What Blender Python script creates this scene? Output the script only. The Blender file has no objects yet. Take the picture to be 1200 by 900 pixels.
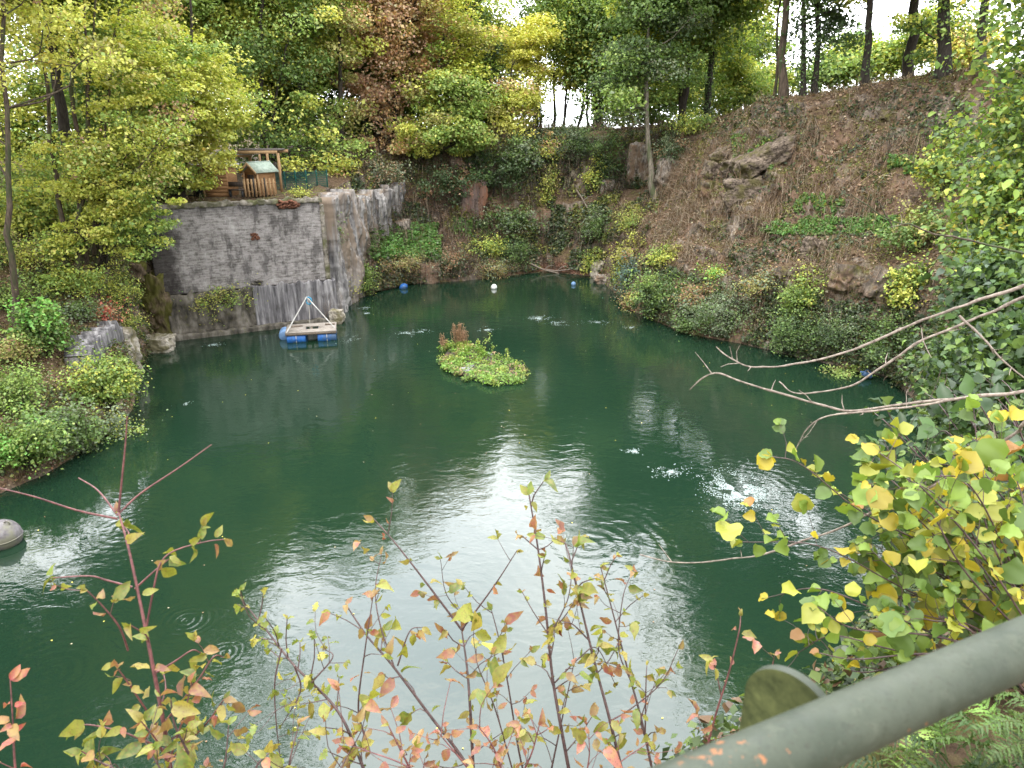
import bpy, math, random
import numpy as np
from mathutils import Vector, Matrix

S = bpy.context.scene
COL = S.collection
RAD = math.radians
RS = np.random.RandomState

# ---------------------------------------------------------------- survey of the site
# the photograph was taken from a bank 10.5 m above the water, looking 20 degrees down
CAM_H, PITCH, FPX = 10.5, RAD(20.0), 826.0
_c, _s = math.cos(PITCH), math.sin(PITCH)

def _ray(px, py):
    a = (px - 600) / FPX; b = (450 - py) / FPX
    return a, _c + b * _s, -_s + b * _c

def at_z(px, py, z=0.0):
    x, y, d = _ray(px, py); t = (z - CAM_H) / d
    return np.array((x * t, y * t, z))

def at_y(px, py, Y):
    x, y, d = _ray(px, py); t = Y / y
    return np.array((x * t, Y, CAM_H + d * t))

def project(P):
    P = np.asarray(P, float)
    y = P[:, 1]; z = P[:, 2] - CAM_H
    dep = y * _c - z * _s
    up = y * _s + z * _c
    dep = np.where(dep < 0.05, 0.05, dep)
    return 600 + FPX * P[:, 0] / dep, 450 - FPX * up / dep, dep

# ---------------------------------------------------------------- numpy noise
_perm = RS(7).permutation(256)
_perm = np.concatenate([_perm, _perm, _perm])
_grad = RS(8).normal(size=(256, 3)); _grad /= np.linalg.norm(_grad, axis=1)[:, None]

def pnoise(P):
    P = np.asarray(P, float)
    i = np.floor(P).astype(int); f = P - i
    i &= 255
    u = f * f * f * (f * (f * 6 - 15) + 10)
    def g(dx, dy, dz):
        h = _perm[_perm[_perm[(i[:, 0] + dx) & 255] + ((i[:, 1] + dy) & 255)] + ((i[:, 2] + dz) & 255)]
        return np.einsum('ij,ij->i', _grad[h], f - np.array((dx, dy, dz)))
    def lerp(a, b, t): return a + (b - a) * t
    x00 = lerp(g(0,0,0), g(1,0,0), u[:, 0]); x10 = lerp(g(0,1,0), g(1,1,0), u[:, 0])
    x01 = lerp(g(0,0,1), g(1,0,1), u[:, 0]); x11 = lerp(g(0,1,1), g(1,1,1), u[:, 0])
    return lerp(lerp(x00, x10, u[:, 1]), lerp(x01, x11, u[:, 1]), u[:, 2]) * 1.5

def fbm(P, octv=4):
    P = np.asarray(P, float); r = np.zeros(len(P)); a = 1.0
    for k in range(octv):
        r += a * pnoise(P + 17.3 * k); P = P * 2.03; a *= 0.5
    return r

def unit(V):
    V = np.asarray(V, float)
    return V / np.maximum(np.linalg.norm(V, axis=-1, keepdims=True), 1e-9)

# ---------------------------------------------------------------- mesh collector
class MB:
    def __init__(self): self.V = []; self.F = []; self.T = []; self.n = 0
    def add(self, V, F, tint=None):
        V = np.asarray(V, float).reshape(-1, 3); F = np.asarray(F, int)
        if len(F) == 0: return self
        self.V.append(V); self.F.append(F + self.n); self.n += len(V)
        if tint is None: tint = (0.5, 0.5, 0.5)
        t = np.asarray(tint, float)
        if t.ndim == 1: t = np.tile(t, (len(F), 1))
        self.T.append(t)
        return self
    def box(self, c, s, R=None, tint=None):
        s = np.asarray(s, float) / 2
        v = np.array([(x, y, z) for z in (-1, 1) for y in (-1, 1) for x in (-1, 1)], float) * s
        if R is not None: v = v @ np.asarray(R).T
        f = [(0,2,3,1), (4,5,7,6), (0,1,5,4), (2,6,7,3), (1,3,7,5), (0,4,6,2)]
        return self.add(v + np.asarray(c, float), f, tint)
    def tube(self, P, r, n=6, tint=None, cap=True):
        P = np.asarray(P, float); m = len(P)
        r = np.broadcast_to(np.asarray(r, float), (m,))
        T = unit(np.gradient(P, axis=0))
        ref = np.array((0.0, 0.0, 1.0)) if abs(T[:, 2]).mean() < 0.8 else np.array((1.0, 0.0, 0.0))
        A = unit(np.cross(T, ref)); B = np.cross(T, A)
        an = np.arange(n) * 2 * math.pi / n
        V = P[:, None] + r[:, None, None] * (np.cos(an)[None, :, None] * A[:, None] + np.sin(an)[None, :, None] * B[:, None])
        i = np.arange(m - 1)[:, None] * n; j = np.arange(n)[None]; k = (j + 1) % n
        F = np.stack([i + j, i + k, i + n + k, i + n + j], -1).reshape(-1, 4)
        self.add(V.reshape(-1, 3), F, tint)
        if cap:
            for e, idx in ((0, m - 1), (1, 0)):
                ring = V[idx]; ctr = ring.mean(0)
                vv = np.vstack([ring, ctr])
                ff = [(a, (a + 1) % n, n, n) for a in range(n)] if e == 0 else [((a + 1) % n, a, n, n) for a in range(n)]
                self.add(vv, [f[:3] for f in ff], tint)
        return self
    def build(self, name, mat, parent=None, smooth=False, bevel=0.0, local=False):
        me = bpy.data.meshes.new(name)
        if self.V:
            V = np.vstack(self.V)
            counts = np.concatenate([np.full(len(f), f.shape[1]) for f in self.F])
            loops = np.concatenate([f.reshape(-1) for f in self.F])
            starts = np.concatenate([[0], np.cumsum(counts)[:-1]])
            me.vertices.add(len(V)); me.vertices.foreach_set('co', V.astype(np.float32).ravel())
            me.loops.add(len(loops)); me.loops.foreach_set('vertex_index', loops.astype(np.int32))
            me.polygons.add(len(counts)); me.polygons.foreach_set('loop_start', starts.astype(np.int32))
            me.polygons.foreach_set('loop_total', counts.astype(np.int32))
            if smooth: me.polygons.foreach_set('use_smooth', np.ones(len(counts), bool))
            me.update(calc_edges=True)
            T = np.vstack(self.T)
            at = me.attributes.new('tint', 'FLOAT_COLOR', 'FACE')
            at.data.foreach_set('color', np.hstack([T, np.ones((len(T), 1))]).astype(np.float32).ravel())
            me.validate()
        if mat: me.materials.append(mat)
        o = bpy.data.objects.new(name, me); COL.objects.link(o)
        if parent is not None:
            o.parent = parent
            if not local: o.matrix_parent_inverse = parent.matrix_world.inverted()
        if bevel:
            b = o.modifiers.new('Bevel', 'BEVEL'); b.width = bevel; b.segments = 2; b.limit_method = 'ANGLE'
        return o

def tag(o, label=None, cat=None, group=None, kind=None):
    if label: o['label'] = label
    if cat: o['category'] = cat
    if group: o['group'] = group
    if kind: o['kind'] = kind
    return o

def thing(name, loc, label, cat, group=None, rz=0.0):
    o = bpy.data.objects.new(name, None); COL.objects.link(o)
    o.location = tuple(loc); o.rotation_euler = (0, 0, rz); o.empty_display_size = 0.3
    bpy.context.view_layer.update()
    return tag(o, label, cat, group)

def spline(P, n):
    """smooth curve through control points"""
    P = np.asarray(P, float); m = len(P)
    if m == 2: return P[0] + np.linspace(0, 1, n)[:, None] * (P[1] - P[0])
    Q = np.vstack([2 * P[0] - P[1], P, 2 * P[-1] - P[-2]])
    t = np.linspace(0, m - 1 - 1e-6, n); i = t.astype(int); f = (t - i)[:, None]
    a, b, c, d = Q[i], Q[i + 1], Q[i + 2], Q[i + 3]
    return 0.5 * (2 * b + (c - a) * f + (2 * a - 5 * b + 4 * c - d) * f**2 + (3 * b - a - 3 * c + d) * f**3)

# ---------------------------------------------------------------- materials
def mat(name):
    m = bpy.data.materials.new(name); m.use_nodes = True
    nt = m.node_tree; nt.nodes.clear()
    return m, nt
def N(nt, typ, **kw):
    n = nt.nodes.new(typ)
    for k, v in kw.items():
        if k.startswith('i_'):
            key = k[2:].replace('_', ' ')
            n.inputs[key].default_value = v
        else: setattr(n, k, v)
    return n
def L(nt, a, b): nt.links.new(a, b)
def ramp(nt, fac, stops):
    r = N(nt, 'ShaderNodeValToRGB'); e = r.color_ramp.elements
    while len(e) < len(stops): e.new(0.5)
    for k, (p, c) in enumerate(stops):
        e[k].position = p; e[k].color = (*c, 1) if len(c) == 3 else c
    L(nt, fac, r.inputs[0]); return r.outputs[0]
def g(v): return (v, v, v)
def mixc(nt, fac, a, b, mode='MIX'):
    m = N(nt, 'ShaderNodeMix', data_type='RGBA', blend_type=mode)
    for sock, v in ((0, fac), (6, a), (7, b)):
        if isinstance(v, (int, float)): m.inputs[sock].default_value = v
        elif isinstance(v, tuple): m.inputs[sock].default_value = (*v, 1)
        else: L(nt, v, m.inputs[sock])
    return m.outputs[2]
def mth(nt, op, a, b=None, c=None, clamp=False):
    m = N(nt, 'ShaderNodeMath', operation=op, use_clamp=clamp)
    for k, v in enumerate((a, b, c)):
        if v is None: continue
        if isinstance(v, (int, float)): m.inputs[k].default_value = v
        else: L(nt, v, m.inputs[k])
    return m.outputs[0]
def coords(nt, kind='Object', scale=(1, 1, 1), rot=(0, 0, 0)):
    t = N(nt, 'ShaderNodeTexCoord'); m = N(nt, 'ShaderNodeMapping')
    m.inputs['Scale'].default_value = scale; m.inputs['Rotation'].default_value = rot
    L(nt, t.outputs[kind], m.inputs[0]); return m.outputs[0]
def noise(nt, vec, scale, detail=5, rough=0.55, dist=0.0):
    n = N(nt, 'ShaderNodeTexNoise'); n.inputs['Scale'].default_value = scale
    n.inputs['Detail'].default_value = detail; n.inputs['Roughness'].default_value = rough
    n.inputs['Distortion'].default_value = dist
    L(nt, vec, n.inputs['Vector']); return n.outputs['Fac']
def bump(nt, h, strength=0.5, dist=0.05):
    b = N(nt, 'ShaderNodeBump'); b.inputs['Strength'].default_value = strength; b.inputs['Distance'].default_value = dist
    L(nt, h, b.inputs['Height']); return b.outputs[0]
def principled(nt, col, rough=0.8, nrm=None, spec=0.3, metal=0.0):
    p = N(nt, 'ShaderNodeBsdfPrincipled')
    for key, v in (('Base Color', col), ('Roughness', rough), ('Metallic', metal), ('Specular IOR Level', spec)):
        if isinstance(v, (int, float)): p.inputs[key].default_value = v
        elif isinstance(v, tuple): p.inputs[key].default_value = (*v, 1)
        else: L(nt, v, p.inputs[key])
    if nrm is not None: L(nt, nrm, p.inputs['Normal'])
    o = N(nt, 'ShaderNodeOutputMaterial'); L(nt, p.outputs[0], o.inputs[0]); return p

def make_leaf_mat(name, transl=0.35, rough=0.55, spots=False, gloss=0.06, glosscol=(0.5, 0.5, 0.5)):
    m, nt = mat(name)
    at = N(nt, 'ShaderNodeAttribute', attribute_name='tint')
    col = at.outputs['Color']
    if spots:
        v = coords(nt, 'Object')
        n1 = noise(nt, v, 170, 4, 0.6)
        sp = ramp(nt, n1, [(0.54, g(0)), (0.62, g(1))])
        col = mixc(nt, mth(nt, 'MULTIPLY', sp, 0.75), col, (0.16, 0.075, 0.03))
        n2 = noise(nt, v, 55, 3, 0.5)
        col = mixc(nt, mth(nt, 'MULTIPLY', ramp(nt, n2, [(0.4, g(0)), (0.65, g(1))]), 0.35), col, (0.38, 0.34, 0.06))
    d = N(nt, 'ShaderNodeBsdfDiffuse'); L(nt, col, d.inputs[0])
    t = N(nt, 'ShaderNodeBsdfTranslucent')
    tc = mixc(nt, 0.5, col, (0.9, 0.95, 0.2), 'MULTIPLY'); L(nt, tc, t.inputs[0])
    ms = N(nt, 'ShaderNodeMixShader'); ms.inputs[0].default_value = transl
    L(nt, d.outputs[0], ms.inputs[1]); L(nt, t.outputs[0], ms.inputs[2])
    gl = N(nt, 'ShaderNodeBsdfGlossy'); gl.inputs['Roughness'].default_value = rough
    gl.inputs['Color'].default_value = (*glosscol, 1)
    m2 = N(nt, 'ShaderNodeMixShader'); m2.inputs[0].default_value = gloss
    L(nt, ms.outputs[0], m2.inputs[1]); L(nt, gl.outputs[0], m2.inputs[2])
    o = N(nt, 'ShaderNodeOutputMaterial'); L(nt, m2.outputs[0], o.inputs[0])
    return m
LEAF = make_leaf_mat('leaf')
LEAF_GLOSSY = make_leaf_mat('glossy_leaf', 0.22, 0.4, gloss=0.045)
LEAF_SPOT = make_leaf_mat('spotted_leaf', 0.4, 0.5, spots=True)

def simple_mat(name, c1, c2, scale=6, rough=0.8, stretch=(1, 1, 1), bmp=0.4, bd=0.02, spec=0.3, c3=None, lo=.35, hi=.65):
    m, nt = mat(name); v = coords(nt, 'Object', stretch)
    n = noise(nt, v, scale, 6, 0.62)
    col = ramp(nt, n, [(lo, c1), (hi, c2)])
    if c3:
        n3 = noise(nt, v, scale * 0.23, 4, 0.6)
        col = mixc(nt, ramp(nt, n3, [(0.48, g(0)), (0.6, g(1))]), col, c3)
    principled(nt, col, rough, bump(nt, n, bmp, bd), spec); return m
BARK_DARK = simple_mat('dark_bark', (0.018, 0.014, 0.011), (0.06, 0.05, 0.04), 5, 0.9, (3, 3, .5), .7, .04)
BARK_BROWN = simple_mat('brown_bark', (0.035, 0.025, 0.018), (0.13, 0.095, 0.07), 5, 0.9, (3, 3, .5), .7, .04, c3=(.05, .06, .025))
BARK_GREY = simple_mat('grey_bark', (0.07, 0.06, 0.045), (0.22, 0.19, 0.15), 5, 0.9, (3, 3, .6), .6, .03, c3=(.07, .08, .04))
TWIG_RED = simple_mat('red_twig', (0.06, 0.018, 0.02), (0.17, 0.06, 0.055), 60, 0.5, bmp=.2, bd=.001, spec=.5)
TWIG_DARK = simple_mat('dark_twig', (0.03, 0.015, 0.015), (0.09, 0.05, 0.045), 60, 0.55, bmp=.2, bd=.001, spec=.5)
TWIG_GREY = simple_mat('grey_twig', (0.10, 0.075, 0.06), (0.28, 0.23, 0.19), 40, 0.75, (1, 1, 1), .4, .002)
WOOD = simple_mat('weathered_wood', (0.10, 0.075, 0.055), (0.30, 0.24, 0.19), 9, 0.85, (1, 6, 6), .5, .01)
# ================================================================ camera, sky, sun
cam = bpy.data.cameras.new('camera'); co = bpy.data.objects.new('camera', cam); COL.objects.link(co)
co.location = (0, 0, CAM_H); co.rotation_euler = (math.pi / 2 - PITCH, 0, 0)
cam.sensor_width = 36; cam.lens = 36 * FPX / 1200; cam.clip_start = 0.05; cam.clip_end = 3000
cam.dof.use_dof = True; cam.dof.focus_distance = 20; cam.dof.aperture_fstop = cam.lens / 3.0
S.camera = co

SUN_EL, SUN_AZ = RAD(58), RAD(200)      # azimuth measured clockwise from +Y
w = bpy.data.worlds.new('World'); S.world = w; w.use_nodes = True
nt = w.node_tree; nt.nodes.clear()
sky = N(nt, 'ShaderNodeTexSky', sky_type='NISHITA', sun_disc=False, sun_elevation=SUN_EL, sun_rotation=SUN_AZ,
        air_density=1.0, dust_density=6.0, ozone_density=1.0, altitude=100)
hs = N(nt, 'ShaderNodeHueSaturation'); hs.inputs['Saturation'].default_value = 0.12; hs.inputs['Value'].default_value = 1.0
L(nt, sky.outputs[0], hs.inputs['Color'])
tc = N(nt, 'ShaderNodeTexCoord')
mp = N(nt, 'ShaderNodeMapping'); mp.inputs['Scale'].default_value = (1.6, 1.6, 3.2); L(nt, tc.outputs['Generated'], mp.inputs[0])
cl = noise(nt, mp.outputs[0], 2.2, 6, 0.6, 0.4)
cloud = ramp(nt, cl, [(0.30, (13.5, 14.4, 15.6)), (0.70, (21, 21, 21))])
dp = N(nt, 'ShaderNodeVectorMath', operation='DOT_PRODUCT'); L(nt, tc.outputs['Generated'], dp.inputs[0]); dp.inputs[1].default_value = (0.0, 0.72, 0.69)
mr = N(nt, 'ShaderNodeMapRange', interpolation_type='SMOOTHSTEP'); L(nt, dp.outputs['Value'], mr.inputs[0])
mr.inputs[1].default_value = 0.55; mr.inputs[2].default_value = 1.0; mr.inputs[3].default_value = 1.0; mr.inputs[4].default_value = 3.0
mul = N(nt, 'ShaderNodeVectorMath', operation='SCALE'); L(nt, cloud, mul.inputs[0]); L(nt, mr.outputs[0], mul.inputs['Scale'])   # cloud brightened ahead, added to strengthen its reflection in the water
mx = mixc(nt, 0.85, hs.outputs[0], mul.outputs[0])          # a closed, bright layer of cloud over the sky
bg = N(nt, 'ShaderNodeBackground'); bg.inputs['Strength'].default_value = 0.12
L(nt, mx, bg.inputs['Color'])
wo = N(nt, 'ShaderNodeOutputWorld'); L(nt, bg.outputs[0], wo.inputs[0])

sl = bpy.data.lights.new('sun', 'SUN'); sl.energy = 1.3; sl.angle = RAD(20); sl.color = (1, 0.95, 0.87)
so = bpy.data.objects.new('sun', sl); COL.objects.link(so); so.location = (0, 0, 60)
d = Vector((math.sin(SUN_AZ) * math.cos(SUN_EL), math.cos(SUN_AZ) * math.cos(SUN_EL), math.sin(SUN_EL)))
so.rotation_euler = d.to_track_quat('Z', 'Y').to_euler()

S.view_settings.view_transform = 'Standard'; S.view_settings.look = 'None'
S.view_settings.exposure = 0.95; S.view_settings.gamma = 1.0; S.view_settings.use_curve_mapping = False
S.cycles.max_bounces = 6; S.cycles.diffuse_bounces = 3; S.cycles.glossy_bounces = 2
S.cycles.transmission_bounces = 3; S.cycles.transparent_max_bounces = 4
S.cycles.caustics_reflective = False; S.cycles.caustics_refractive = False
S.cycles.use_denoising = True

# ================================================================ water
def water_material():
    m, nt = mat('lake_water'); v = coords(nt, 'Object')
    n1 = noise(nt, coords(nt, 'Object', (1, 1.7, 1)), 1.1, 3, 0.5, 0.6)
    n2 = noise(nt, coords(nt, 'Object', (1, 1.5, 1), (0, 0, 0.4)), 4.2, 3, 0.5, 0.5)
    n0 = noise(nt, v, 0.22, 2, 0.5)
    # calm and ruffled areas
    ruff = ramp(nt, n0, [(0.38, g(0.45)), (0.62, g(1.0))])
    h = mth(nt, 'ADD', mth(nt, 'MULTIPLY', n1, 0.0105), mth(nt, 'MULTIPLY', mth(nt, 'MULTIPLY', n2, ruff), 0.0048))
    # rings where bubbles or drops break the surface: (x, y, wavelength, reach, height)
    geo = N(nt, 'ShaderNodeNewGeometry')
    for (px, py, wl, reach, amp) in RINGS:
        p = at_z(px, py)
        dn = N(nt, 'ShaderNodeVectorMath', operation='DISTANCE'); L(nt, geo.outputs['Position'], dn.inputs[0])
        dn.inputs[1].default_value = (p[0], p[1], 0)
        r = dn.outputs['Value']
        s = mth(nt, 'SINE', mth(nt, 'MULTIPLY', mth(nt, 'ADD', r, mth(nt, 'MULTIPLY', n1, 0.9 * wl)), 2 * math.pi / wl))
        fall = mth(nt, 'SUBTRACT', 1.0, mth(nt, 'DIVIDE', r, reach), clamp=True)
        h = mth(nt, 'ADD', h, mth(nt, 'MULTIPLY', mth(nt, 'MULTIPLY', s, fall), amp))
    b = N(nt, 'ShaderNodeBump'); b.inputs['Strength'].default_value = 1.0; b.inputs['Distance'].default_value = 1.0
    L(nt, h, b.inputs['Height'])
    nb = noise(nt, v, 0.12, 3, 0.5)
    col = ramp(nt, nb, [(0.3, (0.0072, 0.0215, 0.0118)), (0.7, (0.0102, 0.0275, 0.0150))])
    p = principled(nt, col, 0.03, b.outputs[0], 0.68); p.inputs['IOR'].default_value = 1.42
    return m
RINGS = [(218, 727, 0.16, 0.9, 0.0035), (262, 765, 0.13, 0.5, 0.002), (690, 640, 0.36, 4.5, 0.0012), (865, 575, 0.33, 3.2, 0.0012),
         (60, 790, 0.24, 2.4, 0.0012), (150, 620, 0.25, 2.0, 0.0012)]
WATER = water_material()
mb = MB()
mb.add([(-40, -2, 0), (40, -2, 0), (40, 75, 0), (-40, 75, 0)], [(0, 1, 2, 3)])
tag(mb.build('water', WATER), 'dark green water of the flooded quarry, rippled and reflecting trees and sky', 'lake', kind='structure')

# ================================================================ terrain: banks, cliffs and plateau round the lake
ST = [  # each station: shore, three face points, rim, plateau, far
 ((0,5.2,0),(0,4.3,2.2),(0,3.2,4.8),(0,2.2,7.0),(0,1.3,8.65),(0,-4,9),(0,-45,9)),
 ((-7,4.8,0),(-6.6,4,2.4),(-5.8,3,5),(-5,1.9,7.2),(-3.4,0.9,8.65),(-5,-4,9),(-28,-45,9)),
 ((-15.2,9.5,0),(-16,8.8,2),(-17,8,4),(-18.5,7,6.5),(-20,5.5,8.5),(-26,0,10),(-65,-20,12)),
 ((-16.6,17,0),(-17.4,17.0,1.2),(-18.6,17.2,2.2),(-20,17.6,3.6),(-22.5,18,5.4),(-31,18,9),(-75,15,14)),
 ((-15.0,20.3,0),(-16.0,20.7,1.2),(-17.6,21.6,2.0),(-19.4,22.6,3.0),(-22,24,4.4),(-30,25,8),(-75,26,14)),
 ((-14.8,23.0,0),(-15.8,23.5,1.3),(-17.4,24.6,2.2),(-19.2,26.0,3.1),(-21.6,27.6,4.5),(-29,30,7.5),(-75,34,13)),
 ((-15.0,26.0,0),(-15.9,26.5,1.5),(-17.2,27.6,2.3),(-18.8,29.0,3.4),(-21,30.6,4.8),(-28,34,7),(-75,42,12)),
 ((-17.4,31.0,0),(-17.8,31.3,1.6),(-18.0,31.6,2.6),(-18.8,32.4,3.7),(-20.4,33.6,5.2),(-26,38,7),(-72,52,12)),
 ((-18.6,34.9,0),(-18.8,35.2,2),(-19.0,35.5,4),(-19.2,35.9,5.6),(-19.6,36.4,6.8),(-22,44,6.95),(-62,80,9)),
 ((-17.8,36.4,0),(-18.0,36.6,2.4),(-18.1,36.8,4.8),(-18.2,36.9,6.4),(-18.4,37.2,6.85),(-20,46,6.95),(-55,92,9)),
 ((-10.6,40.5,0),(-10.7,40.7,2.4),(-10.8,40.8,4.8),(-10.9,41.0,6.4),(-11.1,41.4,6.85),(-13.5,48,7.1),(-38,100,9)),
 ((-10.4,44.4,0),(-10.7,45.0,2.2),(-11.0,45.5,4.0),(-11.2,46.0,5.6),(-11.6,46.8,7.0),(-14,54,8.6),(-34,105,11)),
 ((-9.2,47.2,0),(-9.5,47.9,1.7),(-9.6,50.6,2.9),(-9.6,51.6,5.6),(-10,52.4,7.6),(-11.5,60,9.6),(-28,110,11)),
 ((-7.3,49.7,0),(-7.5,50.2,1.8),(-7.9,54.2,4.0),(-8.3,55.8,6.4),(-8.7,57,8.6),(-10,64,10.2),(-22,112,11)),
 ((-3.7,50.7,0),(-3.9,51.3,1.5),(-4.0,55.2,3.3),(-4.3,57.0,6.6),(-4.6,58,9.3),(-5,66,10.4),(-10,115,10)),
 ((0,52.8,0),(-0.3,53.8,0.7),(-0.3,57.0,2.0),(-0.2,58.3,6.0),(0,59.4,10.0),(0,67,10.4),(0,118,9)),
 ((2.7,54.4,0),(2.7,55.8,0.5),(2.8,57.6,2.0),(2.9,58.7,6.0),(3.0,59.7,10.1),(3,67,10.4),(6,118,9)),
 ((6.2,52.2,0),(6.6,52.8,2.2),(7.2,53.8,5.0),(8.0,57.0,6.2),(8.4,58.3,9.9),(9,66,10.4),(20,118,9)),
 ((6.9,48.0,0),(7.8,48.5,2.4),(8.8,50.2,4.9),(10.2,55.0,6.6),(11.0,56.8,9.8),(13,65,10.6),(30,116,9)),
 ((7.2,42.2,0),(8.6,42.8,1.8),(10.4,45.0,4.4),(12.0,47.4,7.6),(13.4,50.2,10.4),(18,60,11.6),(45,110,9)),
 ((9.2,37.2,0),(10.4,37.8,1.6),(12.0,40.2,4.4),(13.6,42.6,8.4),(15.2,45.4,12.0),(21,54,12.4),(60,100,9)),
 ((11.5,35.2,0),(12.4,35.7,1.8),(13.6,37.4,4.4),(15.2,40.2,8.4),(16.8,43.4,12.3),(23,51,12.6),(70,92,9)),
 ((13.7,32.9,0),(14.3,33.5,1.9),(15.0,34.5,4.6),(16.2,36.3,5.6),(18.9,41.2,12.6),(25,48,13),(80,84,10)),
 ((16.9,29.6,0),(17.5,30.2,2.0),(18.2,31.0,4.8),(19.2,32.3,5.7),(21.4,36.2,12.9),(29,41,13.4),(86,64,11)),
 ((16.2,25.2,0),(16.9,25.4,1.6),(18.2,26,4),(19.8,27,7),(23,29.2,12),(31,31,13.4),(86,44,12)),
 ((13.6,20.2,0),(14.3,20.0,1.7),(15.4,19.8,4.2),(16.8,19.6,7),(19.5,19.4,10.5),(28,20,12.4),(84,22,12)),
 ((8.8,13.6,0),(9.4,13.2,1.7),(10.2,12.4,4.2),(11.2,11.2,6.8),(13,9.4,9.2),(21,7,10.6),(80,-8,12)),
 ((4.9,9.2,0),(4.7,8.0,2.1),(4.3,6.0,4.6),(3.8,3.9,7.0),(2.7,2.4,8.45),(3.6,-2.5,9),(24,-42,10)),
 ((2.2,6.4,0),(2.0,5.4,2.2),(1.8,4.2,4.7),(1.5,2.9,7.1),(1.0,1.8,8.6),(1.2,-4,9),(8,-45,9)),
]
def build_terrain():
    A = np.array(ST, float)
    c0 = A[:, 0] + unit(A[:, 0] - A[:, 1] + np.array((0, 0, 1e-3))) * np.array((1.2, 1.2, 0)); c0[:, 2] = -1.5
    far = A[:, 6].copy(); dirv = unit((far - np.array((0, 25, 0))) * np.array((1, 1, 0))); far2 = far + dirv * 1400; far2[:, 2] = far[:, 2] - 8
    A = np.concatenate([c0[:, None], A, far2[:, None]], 1)      # 9 control rows
    n = len(A)
    # along the shore
    seg = np.linalg.norm(np.roll(A[:, 1], -1, 0) - A[:, 1], axis=1)
    U = []
    for i in range(n):
        k = max(2, int(seg[i] / 0.22)); k = min(k, 40)
        U += list(i + np.arange(k) / k)
    U = np.array(U); i = U.astype(int); f = (U - i)
    f = (f + f * f * (3 - 2 * f)) / 2
    B = A[i] * (1 - f)[:, None, None] + A[(i + 1) % n] * f[:, None, None]
    reps = [5, 22, 26, 26, 26, 34, 24, 8]; Vp = []
    for j, k in enumerate(reps): Vp += list(j + np.arange(k) / k)
    Vp.append(8.0); Vp = np.array(Vp); j = np.minimum(Vp.astype(int), 7); fv = (Vp - j)[None, :, None]
    G = B[:, j] * (1 - fv) + B[:, j + 1] * fv
    nu, nv = G.shape[:2]
    # round the profile slightly
    for _ in range(3):
        G[:, 1:118] = 0.5 * G[:, 1:118] + 0.25 * (G[:, 0:117] + G[:, 2:119])
    du = np.roll(G, -1, 0) - np.roll(G, 1, 0); dv = np.gradient(G, axis=1)
    Nn = unit(np.cross(du, dv)); 
    P = G.reshape(-1, 3); NN = Nn.reshape(-1, 3)
    NN = np.where((NN[:, 2:3] < -0.2), -NN, NN)
    V = np.tile(Vp, nu)
    steep = np.clip(1.15 - np.abs(NN[:, 2]), 0, 1)
    amp = np.interp(V, [0, 1, 1.4, 5, 6, 7, 8], [0.1, 0.2, 1, 1, 0.6, 1.5, 3])
    big = fbm(P * 0.28, 3) * 0.55
    r = 1 - np.abs(fbm(P * np.array((0.9, 0.9, 0.55)), 4)); rock = (r - 0.7) * 0.55
    # broken ledges: step the face at uneven heights
    q = P[:, 2] * 1.1 + fbm(P * 0.5, 2) * 1.2
    ledge = (np.abs((q % 1.0) - 0.5) - 0.25) * 0.35
    fine = fbm(P * 2.6, 4) * 0.13
    uu = np.repeat(U, nv)
    amp = amp * np.where((uu > 8.6) & (uu < 10.3) & (V < 5), 0.12, 1.0)
    crag = ((uu > 19.5) & (uu < 21.8) & (V > 2.2) & (V < 4.9)).astype(float)
    rock = rock * (1 + 1.2 * crag); ledge = ledge * (1 + 2.0 * crag) + crag * np.floor(fbm(P * np.array((.5, .5, .8)) + 70, 3) * 4) / 4 * .9
    near = np.clip((np.linalg.norm(P[:, :2], axis=1) - 4) / 10, 0.12, 1)
    disp = amp * near * (big * 0.8 + steep * (rock + ledge) + fine)
    D = NN * np.array((1, 1, 0.7))
    P = P + D * disp[:, None]
    a = np.arange(nu)[:, None] * nv; b = ((np.arange(nu) + 1) % nu)[:, None] * nv; k = np.arange(nv - 1)[None]
    F = np.stack([a + k, b + k, b + k + 1, a + k + 1], -1).reshape(-1, 4)
    # make faces point up / towards the lake
    q = P[F]; fn = np.cross(q[:, 2] - q[:, 0], q[:, 3] - q[:, 1])
    ctr = q.mean(1)
    if (fn[:, 2] > 0).mean() < 0.5: F = F[:, ::-1]; fn = -fn
    ar = np.linalg.norm(fn, axis=1) / 2
    return P, F, unit(fn), ar, ctr, np.repeat(U[:, None], nv - 1, 1).ravel(), np.tile((Vp[:-1] + Vp[1:]) / 2, nu)
TP, TF, TN, TA, TC, TU, TV = build_terrain()

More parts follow.
